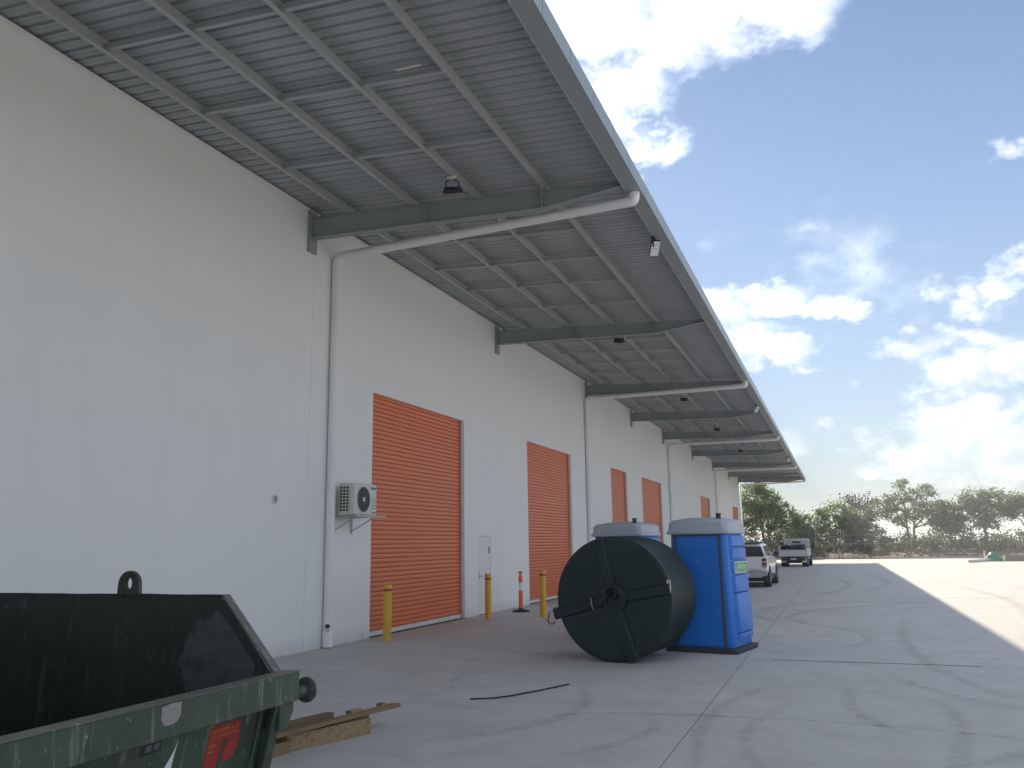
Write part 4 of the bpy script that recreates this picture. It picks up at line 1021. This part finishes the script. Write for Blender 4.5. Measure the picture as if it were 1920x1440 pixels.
for s in (1, -1):
    for (ya, yb) in ((.45, 1.45), (1.62, 2.45), (2.52, 3.25)):
        def gx(z): return s * (.862 - (z - 1.22) * .285)
        zt_ = 1.66 if yb < 3 else 1.6
        MB().add([(gx(1.27), ya, 1.27), (gx(1.27), yb + (.35 if yb > 3 else 0), 1.27), (gx(zt_), yb, zt_), (gx(zt_), ya, zt_), (gx(1.27) - s * .03, ya, 1.27), (gx(1.27) - s * .03, yb, 1.27), (gx(zt_) - s * .03, yb, zt_), (gx(zt_) - s * .03, ya, zt_)], [(0, 1, 2, 3), (7, 6, 5, 4), (0, 4, 5, 1), (1, 5, 6, 2), (2, 6, 7, 3), (3, 7, 4, 0)]).build('side_window', 'glass_dark', ute, world=False)
    tl = MB().box(s * .80 - .085, s * .80 + .085, -.012, .20, .80, 1.16).build('tail_light', 'lamp_red', ute, world=False, bevel=.03)
    MB().box(s * .80 - .05, s * .80 + .06, -.016, -.010, .99, 1.05).build('reverse_lens', 'lamp_clear', tl, world=False)
    MB().box(s * .80 - .05, s * .80 + .06, -.016, -.010, .83, .88).build('indicator_lens', 'lamp_clear', tl, world=False)
    MB().box(min(s * .93, s * 1.13), max(s * .93, s * 1.13), 3.05, 3.15, 1.22, 1.38).build('wing_mirror', 'black_plastic', ute, world=False, bevel=.03)
    MB().tube([(s * .86, 3.1, 1.24), (s * .98, 3.1, 1.27)], .025, 6).build('mirror_arm', 'black_plastic', ute, world=False)
    for yw in (1.0, 4.15):
        MB().lathe([(.46, -.09), (.46, .09)], 20, (s * .83, yw, .40), 'x').build('wheel_arch', 'black_plastic', ute, world=False)
        wheel(ute, s * .80, yw, .385, .27)
    MB().box(s * .90 - .01, s * .90 + .03, 1.55, 3.6, .38, .46).build('side_step', 'black_plastic', ute, world=False, bevel=.01)
    MB().box(min(s * .68, s * .92), max(s * .68, s * .92), .55, .57, .22, .55).build('mud_flap', 'black_plastic', ute, world=False)
MB().box(-.70, .70, -.002, .04, .74, 1.215).build('tailgate', 'ute_white', ute, world=False, bevel=.015)
MB().box(-.10, .10, -.012, -.001, 1.06, 1.12).build('tailgate_handle', 'black_plastic', ute, world=False, bevel=.01)
em = MB()
for a_ in (90, 210, 330):
    c_, s_ = math.cos(R(a_)), math.sin(R(a_)); q_ = (-s_, c_)
    em.prism([(0, .90), (.030 * c_ + .017 * q_[0], .90 + .030 * s_ + .017 * q_[1]), (.060 * c_, .90 + .060 * s_), (.030 * c_ - .017 * q_[0], .90 + .030 * s_ - .017 * q_[1])], -.012, -.003, 'y')
em.build('badge', 'chrome', ute, world=False)
MB().box(-.40, -.26, -.006, -.001, 1.07, 1.10).build('name_badge', 'chrome', ute, world=False)
bp_ = MB().prism([(-.90, .50), (-.90, .64), (-.60, .70), (-.28, .70), (-.24, .62), (.24, .62), (.28, .70), (.60, .70), (.90, .64), (.90, .50), (.62, .40), (-.62, .40)], -.11, .10, 'y').build('rear_bumper', 'rim_steel', ute, world=False, bevel=.015)
MB().box(-.55, .55, -.02, .2, .28, .46).build('tow_bar', 'black_paint', ute, world=False, bevel=.02)
MB().prism([(-.16, .28), (.16, .28), (.08, .20), (-.08, .20)], -.10, .05, 'y').build('tow_tongue', 'black_paint', ute, world=False)
MB().box(-.02, .02, -.13, -.09, .26, .40).build('tow_pin', 'chrome', ute, world=False)
pl = MB().box(-.21, .21, -.125, -.112, .47, .615).build('number_plate', 'plate_white', ute, world=False, bevel=.004)
lettering('573 XPL', .10, 'plate_text', pl, (-.185, -.126, .508), (1, 0, 0), (0, 0, 1), .37)
MB().box(-.85, .85, .2, 4.9, .25, .45).build('underbody', 'black_paint', ute, world=False)
MB().box(-.60, .60, .3, 1.4, 1.756, 1.775).build('roof_rack', 'black_plastic', ute, world=False)

# ------------------------------------------------------------------ tipper truck
tr = thing('tipper_truck', 'small grey tipper truck with a dark load parked near the far kerb', 'truck', (-3.17, 65.0, 0), R(-3))
MB().box(-.90, .90, .02, 3.1, .78, .86).build('tray_floor', 'truck_grey', tr, world=False)
tg = MB().box(-.93, .93, -.03, .03, .78, 1.20).build('tailgate', 'truck_grey', tr, world=False, bevel=.01)
for x in (-.93, -.33, .29, .87): MB().box(x, x + .06, -.055, -.028, .78, 1.20).build('tailgate_rib', 'truck_grey', tg, world=False)
MB().box(-.93, .93, -.055, -.028, 1.15, 1.20).build('tailgate_rail', 'truck_grey', tg, world=False)
MB().box(-.93, .93, -.06, -.028, .74, .80).build('tailgate_sill', 'truck_grey', tg, world=False)
for s in (-1, 1):
    MB().box(min(s * .90, s * .95), max(s * .90, s * .95), .035, 3.1, .78, 1.30).build('tray_side', 'truck_grey', tr, world=False, bevel=.01)
    MB().box(min(s * .88, s * .97), max(s * .88, s * .97), -.04, .05, .75, 1.48).build('corner_post', 'truck_grey', tr, world=False)
    MB().box(min(s * .55, s * .90), max(s * .55, s * .90), .30, .32, .30, .72).build('mud_flap', 'truck_white', tr, world=False)
    MB().box(min(s * .55, s * .85), max(s * .55, s * .85), -.01, .03, .62, .72).build('tail_light', 'lamp_red', tr, world=False)
    wheel(tr, s * .72, .95, .37, .42); wheel(tr, s * .84, 3.75, .37, .24)
    MB().tube(bend([(s * .9, 3.7, 1.75), (s * 1.12, 3.68, 1.72), (s * 1.12, 3.68, 1.3)], .05, 4), .014, 6).build('mirror_arm', 'black_paint', tr, world=False)
    MB().box(s * 1.12 - .09, s * 1.12 + .09, 3.64, 3.70, 1.28, 1.68).build('wing_mirror', 'black_plastic', tr, world=False, bevel=.02)
MB().box(-.93, .93, 3.1, 3.16, .78, 1.92).build('headboard', 'truck_grey', tr, world=False, bevel=.01)
MB().box(-.30, .30, 3.085, 3.099, 1.66, 1.80).build('headboard_window', 'glass_dark', tr, world=False)
MB().loft([[(-.86, 3.22, .5), (.86, 3.22, .5), (.86, 3.22, 1.9), (.80, 3.22, 1.99), (-.80, 3.22, 1.99), (-.86, 3.22, 1.9)], [(-.86, 4.5, .5), (.86, 4.5, .5), (.84, 4.5, 1.85), (.78, 4.4, 1.97), (-.78, 4.4, 1.97), (-.84, 4.5, 1.85)], [(-.84, 4.75, .5), (.84, 4.75, .5), (.82, 4.72, 1.2), (.76, 4.55, 1.8), (-.76, 4.55, 1.8), (-.82, 4.72, 1.2)]]).build('cab', 'truck_white', tr, world=False, bevel=.03)
for s in (-1, 1): MB().box(min(s * .855, s * .868), max(s * .855, s * .868), 3.5, 4.3, 1.25, 1.8).build('cab_window', 'glass_dark', tr, world=False)
MB().box(-.45, .45, .1, 4.4, .42, .76).build('chassis', 'black_paint', tr, world=False)
MB().box(-.5, .5, .75, 1.1, .24, .44).build('rear_axle', 'black_paint', tr, world=False, bevel=.05)
MB().box(-.85, .85, .05, .12, .45, .60).build('rear_beam', 'black_paint', tr, world=False)
MB().box(-.19, .19, .03, .048, .50, .60).build('number_plate', 'plate_white', tr, world=False)
MB().tube([(-.86, 3.05, 1.9), (-.88, 3.05, 2.35)], .018, 6).build('aerial', 'white_paint', tr, world=False)
ld = MB(); vs = []; fs = []
for j in range(15):
    for i in range(15):
        x = -.88 + i * 1.76 / 14; y = .06 + j * 3.0 / 14; ex = min(i, 14 - i) / 7; ey = min(j, 14 - j) / 7
        vs.append((x, y, 1.20 + .26 * min(1, ex * 4) * min(1, ey * 2 + .75) + .22 * mnoise.noise(Vector((x * 2.6, y * 2.2, 1)))))
for j in range(14):
    for i in range(14): a_ = j * 15 + i; fs.append((a_, a_ + 1, a_ + 16, a_ + 15))
o = ld.add(vs, fs).build('spoil_load', 'spoil'); o.location = (-3.17, 65.0, 0); o.rotation_euler = (0, 0, R(-3))
tag(o, 'dark heap of spoil loaded in the tipper truck tray', 'spoil')

# ------------------------------------------------------------------ leftovers on the sunlit yard
o = MB().tube([(9.1, 73.6, .11), (11.0, 77.6, .11)], .10, 14).build('grey_pipe', 'pipe_grey', smooth=True); tag(o, 'pale grey pipe lying on the sunlit concrete at the far right', 'pipe')
tp = MB(); vs = []; fs = []
n = 22
for j in range(9):
    h = j / 8
    for i in range(n):
        a_ = 2 * PI * i / n; rr = (.62 - .34 * h ** 1.6) * (1 + .26 * mnoise.noise(Vector((math.cos(a_) * 2, math.sin(a_) * 2, h * 3))) + .10 * mnoise.noise(Vector((math.cos(a_) * 5, math.sin(a_) * 5, h * 7))))
        vs.append((11.45 + rr * math.cos(a_), 78.2 + rr * .8 * math.sin(a_), h * .70 + .08 * mnoise.noise(Vector((a_, h, 5))) * h))
for j in range(8):
    for i in range(n): fs.append((j * n + i, j * n + (i + 1) % n, (j + 1) * n + (i + 1) % n, (j + 1) * n + i))
fs.append(tuple(8 * n + i for i in range(n))); fs.append(tuple(range(n - 1, -1, -1)))
tag(tp.add(vs, fs).build('green_tarpaulin', 'tarp_green', bevel=0), 'crumpled green tarpaulin heap at the far right of the yard', 'tarpaulin')
pr = thing('stake', 'short post with a dark cap beside the green tarpaulin', 'post', (10.75, 77.9, 0))
MB().box(-.04, .04, -.04, .04, 0, .82).build('post', 'white_paint', pr, world=False); MB().box(-.09, .09, -.06, .06, .82, 1.0).build('cap', 'black_plastic', pr, world=False, bevel=.02)
pb = thing('rubble_box', 'low grey box of rubble next to the green tarpaulin', 'box', (13.0, 78.2, 0))
MB().box(-.85, .85, -.5, -.42, 0, .46).build('side_board', 'block_grey', pb, world=False); MB().box(-.85, .85, .42, .5, 0, .46).build('side_board', 'block_grey', pb, world=False)
MB().box(-.85, -.77, -.418, .418, 0, .46).build('end_board', 'block_grey', pb, world=False); MB().box(.77, .85, -.418, .418, 0, .46).build('end_board', 'block_grey', pb, world=False)
MB().box(-.768, .768, -.418, .418, .02, .36).build('fill', 'rubble', pb, world=False)
for k in range(22):
    x, y, s_ = random.uniform(-.68, .68), random.uniform(-.34, .34), random.uniform(.05, .13)
    q = MB().lathe([(0, -s_ * .6), (s_ * .8, -s_ * .3), (s_, .1 * s_), (s_ * .6, s_ * .6), (0, s_ * .7)], 6).build('rubble_piece', 'rubble', pb, world=False, loc=(x, y, .36 + s_ * .4)); q.rotation_euler = (random.random() * 3, random.random() * 3, 0)

# ------------------------------------------------------------------ fence
fe = thing('chain_link_fence', 'galvanised chain link fence with barbed wire along the planted bank', 'fence', (5, 100, .4))
FPX = [-22.4, -19.0, -15.6, -12.2, -8.9, -5.6, -2.4, .22, .5, 3.68, 3.95, 7.1, 10.2, 13.5, 16.8, 20.1, 23.4, 26.7, 30]
for x in FPX:
    z0 = bank_z(x, 100) - .1
    rr = .032 if x in (.22, .5, 3.68, 3.95, 7.1) else .022
    MB().tube([(x, 100, z0), (x, 100, 2.62), (x + .02, 99.93, 2.95)], rr, 8).build('post', 'fence_galv', fe)
MB().tube([(.22, 100, 2.05), (-1.0, 100, .45)], .03, 8).build('brace', 'fence_galv', fe)
for (xa, xb, z) in ((.5, 3.68, 2.35), (3.95, 7.1, 2.4), (.5, 7.1, 1.42)):
    MB().tube([(xa, 99.99, z), (xb, 99.99, z)], .024, 8).build('rail', 'fence_galv', fe)
for x in (1.75, 2.7): MB().tube([(x, 99.99, .5), (x, 99.99, 2.34)], .015, 6).build('picket', 'fence_galv', fe)
for z in (2.5, 2.65, 2.8, 2.93): MB().tube([(-22.4, 99.95, z), (30, 99.95, z)], .006, 4).build('barbed_wire', 'fence_galv', fe)
cl = MB(); x = -22.4
hm = 2.3 - .45
while x < 30 - hm:
    for s in (0, 1):
        xa, xb = (x, x + hm) if s == 0 else (x + hm, x)
        cl.add([(xa - .0012, 100 + .002 * s, .45), (xa + .0012, 100 + .002 * s, .45), (xb + .0012, 100 + .002 * s, 2.3), (xb - .0012, 100 + .002 * s, 2.3)], [(0, 1, 2, 3)])
    x += .09
o = cl.build('wire_mesh', 'fence_galv', fe); o['kind'] = 'stuff'

# ------------------------------------------------------------------ trees
def leafquad(mb_v, mb_f, p, s, rnd, flat=.0):
    d = Vector((rnd.gauss(0, 1), rnd.gauss(0, 1), rnd.gauss(0, .8) - .25)).normalized()
    w = d.cross(Vector((rnd.gauss(0, 1), rnd.gauss(0, 1), rnd.gauss(0, 1)))).normalized()
    a = s * rnd.uniform(.7, 1.35); b = a * rnd.uniform(.36, .55); k = len(mb_v)
    mb_v += [tuple(p), tuple(p + d * a * .5 + w * b), tuple(p + d * a), tuple(p + d * a * .5 - w * b)]
    mb_f.append((k, k + 1, k + 2, k + 3))
def make_tree(name, label, x, y, h, lobes, leaf, seed, nleaf=6500, ls=.24, trunk=.16, lean=0., openness=.0, stems=1):
    """lobes: (dx, dy, z, rx, rz, weight) ellipsoids that carry foliage"""
    rnd = random.Random(seed); z0 = bank_z(x, y) if y > 90.5 else 0.
    t = thing(name, label, 'tree', (x, y, z0 - .05), 0, 'trees beyond the fence')
    tb = MB(); tips = []
    ztrunk = h * .32
    for sidx in range(stems):
        bx = (sidx - (stems - 1) / 2) * .35
        base = Vector((bx, 0, 0)); top = Vector((bx * 2 + lean, 0, ztrunk))
        tb.tube([base, base.lerp(top, .5) + Vector((rnd.uniform(-.08, .08), 0, 0)), top], [trunk, trunk * .85, trunk * .75], 8)
        for (dx, dy, lz, rx, rz, w) in lobes:
            c = Vector((dx, dy, lz))
            if stems > 1 and (dx - bx * 2) * (1 if bx > 0 else -1) < -.6: continue
            mid = top.lerp(c, .5) + Vector((rnd.uniform(-.3, .3), rnd.uniform(-.3, .3), rnd.uniform(-.1, .35)))
            tb.tube([top - Vector((0, 0, .1)), mid, c + Vector((0, 0, rz * .2))], [trunk * .55, trunk * .36, trunk * .12], 6)
            for b in range(6):
                e = c + Vector((rnd.uniform(-1, 1) * rx * .85, rnd.uniform(-1, 1) * rx * .85, rnd.uniform(-.5, .95) * rz))
                s = mid.lerp(c, rnd.uniform(.1, .9))
                tb.tube([s, s.lerp(e, .5) + Vector((0, 0, .12)), e], [trunk * .20, trunk * .12, .012], 4)
                tips.append(e)
    tb.build('trunk', 'bark', t, world=False, smooth=True)
    V, F = [], []
    wt = sum(l[5] for l in lobes)
    for (dx, dy, lz, rx, rz, w) in lobes:
        n = int(nleaf * .86 * w / wt); ncl = max(8, int(n / 42))
        for k in range(ncl):
            # clumps sit on the outer shell of the lobe
            while True:
                q = Vector((rnd.uniform(-1, 1), rnd.uniform(-1, 1), rnd.uniform(-1, 1)))
                if .25 < q.length < 1: break
            q = q * (q.length ** -.35)
            c = Vector((dx + q.x * rx, dy + q.y * rx, lz + q.z * rz))
            if mnoise.noise(c * .8 + Vector((seed, 0, 0))) < openness - .36: continue
            cr = rnd.uniform(.22, .5)
            for m_ in range(rnd.randint(26, 54)):
                p = c + Vector((rnd.gauss(0, cr), rnd.gauss(0, cr), rnd.gauss(0, cr * .55)))
                leafquad(V, F, p, ls, rnd)
    cm = bpy.data.meshes.new('crown'); cm.from_pydata(V, [], F)
    put('crown', cm, leaf, t)
    return t
make_tree('broad_tree', 'tall bushy green tree at the end of the warehouse behind the truck', -8.0, 105, 8.6,
          [(-.6, 0, 6.4, 2.0, 1.7, 3), (.9, .5, 5.6, 1.9, 1.7, 3), (-2.0, 0, 4.8, 1.7, 1.6, 2.4), (.2, -.5, 4.2, 2.2, 1.5, 2.6), (2.4, 0, 4.1, 1.5, 1.2, 2), (3.5, .3, 2.9, 1.2, 1.1, 1.6), (-1, 0, 7.4, 1.3, .9, 1.4), (-2.5, 0, 2.9, 1.4, 1.2, 1.4), (1.4, 0, 2.7, 1.5, 1.0, 1.2)], 'leaf_bright', 11, 13500, trunk=.2, stems=2)
make_tree('dark_tree', 'low dark tree behind the truck, right of the tall tree', -4.3, 108, 4.6, [(0, 0, 3.0, 1.5, 1.3, 2), (-1.0, 0, 2.1, 1.3, 1.0, 1.5), (1.0, 0, 2.0, 1.1, .9, 1.3), (.2, 0, 4.0, .8, .6, .7)], 'leaf_dark', 12, 4200)
make_tree('round_tree', 'round pale green tree right of the truck', -.4, 106, 6.0, [(0, 0, 4.4, 2.0, 1.3, 3), (-1.6, 0, 3.4, 1.3, 1.1, 1.6), (1.3, .3, 3.6, 1.5, 1.3, 2), (-.6, 0, 2.3, 1.6, .8, .9), (1.4, 0, 2.2, 1.2, .9, 1.2)], 'leaf_bright', 13, 6600, trunk=.13, openness=.12)
make_tree('dark_tree', 'dark dense tree behind the fence gate posts', 2.3, 107, 5.6, [(0, 0, 3.6, 1.6, 1.4, 2), (.9, 0, 2.6, 1.4, 1.1, 1.4), (-1.0, 0, 2.5, 1.3, 1.1, 1.3)], 'leaf_dark', 14, 4600)
make_tree('thin_tree', 'thin brownish tree poking above the dark tree by the gate posts', 2.6, 112, 7.2, [(-.9, 0, 6.1, .55, .5, .5), (.7, 0, 5.9, 1.1, .8, 1.2), (1.2, 0, 4.6, 1.2, .9, 1.2), (-.4, 0, 5.0, .9, .8, .8)], 'leaf_brown', 15, 2800, openness=.3)
make_tree('spreading_tree', 'tallest open tree with dark forked branches in the middle of the tree line', 7.6, 106, 8.4,
          [(-.4, 0, 7.0, 1.3, .9, 1.6), (1.3, 0, 6.6, 1.3, .9, 1.5), (-2.1, 0, 5.4, 1.5, 1.0, 1.7), (.4, 0, 5.3, 1.7, 1.0, 1.5), (2.6, 0, 5.0, 1.3, .9, 1.4), (-3.0, 0, 4.2, 1.2, .9, 1.2), (-1.2, 0, 3.9, 1.5, .9, 1.1), (1.6, 0, 3.8, 1.6, .9, 1.2), (3.4, 0, 3.7, 1.2, .9, 1.1)], 'leaf_gum', 16, 8200, trunk=.17, openness=.28, stems=2)
make_tree('dark_tree', 'dark rounded tree to the right of the tallest tree', 11.6, 107, 5.6, [(0, 0, 4.0, 1.5, 1.3, 2), (.9, 0, 3.0, 1.4, 1.2, 1.5), (-.9, 0, 2.8, 1.3, 1.1, 1.4)], 'leaf_dark', 17, 4600)
make_tree('broad_tree', 'leafy green tree with flat top near the right edge', 15.0, 106, 7.0, [(-1.0, 0, 5.6, 1.4, 1.0, 1.8), (.8, 0, 5.7, 1.4, .9, 1.7), (-1.6, 0, 4.3, 1.3, 1.0, 1.4), (.3, 0, 4.2, 1.6, 1.1, 1.6), (1.8, 0, 4.4, 1.2, 1.0, 1.2), (0, 0, 3.0, 1.5, .8, 1)], 'leaf_gum', 18, 7000, openness=.12)
make_tree('spreading_tree', 'open pale tree with a visible trunk at the right edge', 19.0, 106, 6.6, [(-.8, 0, 5.4, 1.4, .9, 1.7), (1.0, 0, 5.1, 1.5, 1.0, 1.7), (-.2, 0, 4.2, 1.6, .9, 1.2), (2.2, 0, 4.0, 1.3, 1.0, 1.2), (-1.5, 0, 3.9, 1.0, .8, .8)], 'leaf_gum', 19, 5600, openness=.25)
for k, (x, y, h, lf) in enumerate(((23.5, 107, 6.5, 'leaf_gum'), (28.5, 108, 7.2, 'leaf_bright'), (-14, 108, 8, 'leaf_bright'), (-19, 107, 7.5, 'leaf_gum'))):
    make_tree('broad_tree', ('dense tree beyond the right edge of the fence', 'tall tree farthest along the fence to the right', 'tree hidden behind the end of the warehouse', 'farthest tree behind the warehouse')[k], x, y, h,
              [(0, 0, h * .72, 1.9, 1.4, 3), (-1.4, 0, h * .55, 1.6, 1.3, 2), (1.5, 0, h * .52, 1.6, 1.3, 2)], lf, 30 + k, 4200, openness=.1)
# tangled scrub under the trees: one mass
rnd = random.Random(5); V, F = [], []
x = -26.0
while x < 36:
    for row in range(3):
        y = 102.2 + row * 2.6 + rnd.uniform(-.6, .6); hh = rnd.uniform(.7, 1.5) + row * .45; cx = x + rnd.uniform(-.6, .6)
        for c_ in range(7):
            c = Vector((cx + rnd.uniform(-.8, .8), y + rnd.uniform(-.6, .6), bank_z(cx, y) + rnd.uniform(.1, 1) * hh)); cr = rnd.uniform(.2, .42)
            for m_ in range(26): leafquad(V, F, c + Vector((rnd.gauss(0, cr), rnd.gauss(0, cr), rnd.gauss(0, cr * .7))), .21, rnd)
    x += .95
m = bpy.data.meshes.new('scrub'); m.from_pydata(V, [], F); o = put('scrub', m, 'leaf_scrub'); o['kind'] = 'stuff'; o['label'] = 'tangled scrub growing under the trees behind the fence'; o['category'] = 'scrub'
# individual small bushes in the bed
def bush(label, x, y, h, w, leaf, seed, n=420):
    rnd = random.Random(seed); t = thing('bush', label, 'bush', (x, y, bank_z(x, y) - .02)); tb = MB(); V, F = [], []
    for k in range(7):
        e = Vector((rnd.uniform(-w, w) * .8, rnd.uniform(-w, w) * .8, h * rnd.uniform(.5, 1)))
        tb.tube([(0, 0, 0), e * .5 + Vector((0, 0, .05)), e], [.018, .012, .005], 4)
        for m_ in range(n // 7): leafquad(V, F, e * rnd.uniform(.35, 1.05) + Vector((rnd.gauss(0, .09), rnd.gauss(0, .09), rnd.gauss(0, .07))), .15, rnd)
    tb.build('stems', 'bark', t, world=False); m = bpy.data.meshes.new('foliage'); m.from_pydata(V, [], F); put('foliage', m, leaf, t)
bush('yellow green bush on the bank just right of the truck', -2.2, 94.5, 1.25, .55, 'leaf_yellow', 41, 700)
bush('yellowing sapling by the fence right of the gate posts', 6.2, 98.6, 1.4, .4, 'leaf_yellow', 42, 420)
bush('low grey green bush in front of the gate posts', 2.9, 97.5, .8, .5, 'leaf_scrub', 43)
bush('small green bush left of the yellowing sapling', 4.8, 97.8, .9, .5, 'leaf_bright', 44)
bush('upright pale bush below the tallest tree', 9.2, 98.4, .9, .45, 'leaf_scrub', 45)
bush('small bush on the bank behind the rubble box', 13.8, 98.0, .9, .5, 'leaf_bright', 46)
bush('leafy bush at the fence brace', -1.1, 97.4, .8, .6, 'leaf_scrub', 47)
# grass tufts and clods of the bank
rnd = random.Random(9); V, F = [], []
for k in range(420):
    x = rnd.uniform(-9, 26); y = rnd.choice((rnd.uniform(91.5, 95), rnd.uniform(95, 100.5), rnd.uniform(95, 100.5))); z = bank_z(x, y) - .02
    hh = rnd.uniform(.10, .26) if y < 95 else rnd.uniform(.2, .55)
    for b in range(14):
        a_ = rnd.uniform(0, 2 * PI); r0 = rnd.uniform(0, .16); p = Vector((x + r0 * math.cos(a_), y + r0 * math.sin(a_), z)); q = Vector((-math.sin(a_), math.cos(a_), 0)) * .018
        e = p + Vector((math.cos(a_) * hh * .7, math.sin(a_) * hh * .7, hh * rnd.uniform(.6, 1.1))); kk = len(V)
        V += [tuple(p - q), tuple(p + q), tuple(e)]; F.append((kk, kk + 1, kk + 2))
m = bpy.data.meshes.new('grass'); m.from_pydata(V, [], F); o = put('grass', m, 'grass'); o['kind'] = 'stuff'; o['label'] = 'dry grass tufts on the planted bank'; o['category'] = 'grass'
cd = MB()
for k in range(320):
    x = rnd.uniform(-8, 26); y = rnd.uniform(90.7, 98); s = rnd.uniform(.05, .17) * (1.4 if rnd.random() < .12 else 1); z = bank_z(x, y) + s * .2; ph = rnd.random() * 6
    rings = []
    for (rr, hz) in ((.55, -.5), (1, -.1), (.8, .35), (.3, .6)):
        rings.append([(x + s * rr * (1 + .25 * math.sin(ph + i * 2.3)) * math.cos(i * PI / 3 + ph), y + s * rr * math.sin(i * PI / 3 + ph), z + s * hz) for i in range(6)])
    cd.loft(rings)
o = cd.build('clods', 'clod'); o['kind'] = 'stuff'; o['label'] = 'brown soil clods scattered along the bank'; o['category'] = 'soil'

# ------------------------------------------------------------------ humid air over the yard
hm_ = bpy.data.materials.new('humid_air'); hm_.use_nodes = True
N = hm_.node_tree.nodes; L = hm_.node_tree.links
for n in list(N):
    if n.type != 'OUTPUT_MATERIAL': N.remove(n)
pv = N.new('ShaderNodeVolumePrincipled'); pv.inputs['Density'].default_value = .0013; pv.inputs['Color'].default_value = (.86, .91, .95, 1); pv.inputs['Anisotropy'].default_value = .3
L.new(pv.outputs[0], N['Material Output'].inputs['Volume'])
MATS['humid_air'] = hm_
hb = MB().box(-2600, 2600, -700, 3600, -1.2, 11.5).build('haze', 'humid_air'); hb['kind'] = 'stuff'; hb['label'] = 'thin humid haze over the yard and the trees'; hb['category'] = 'haze'
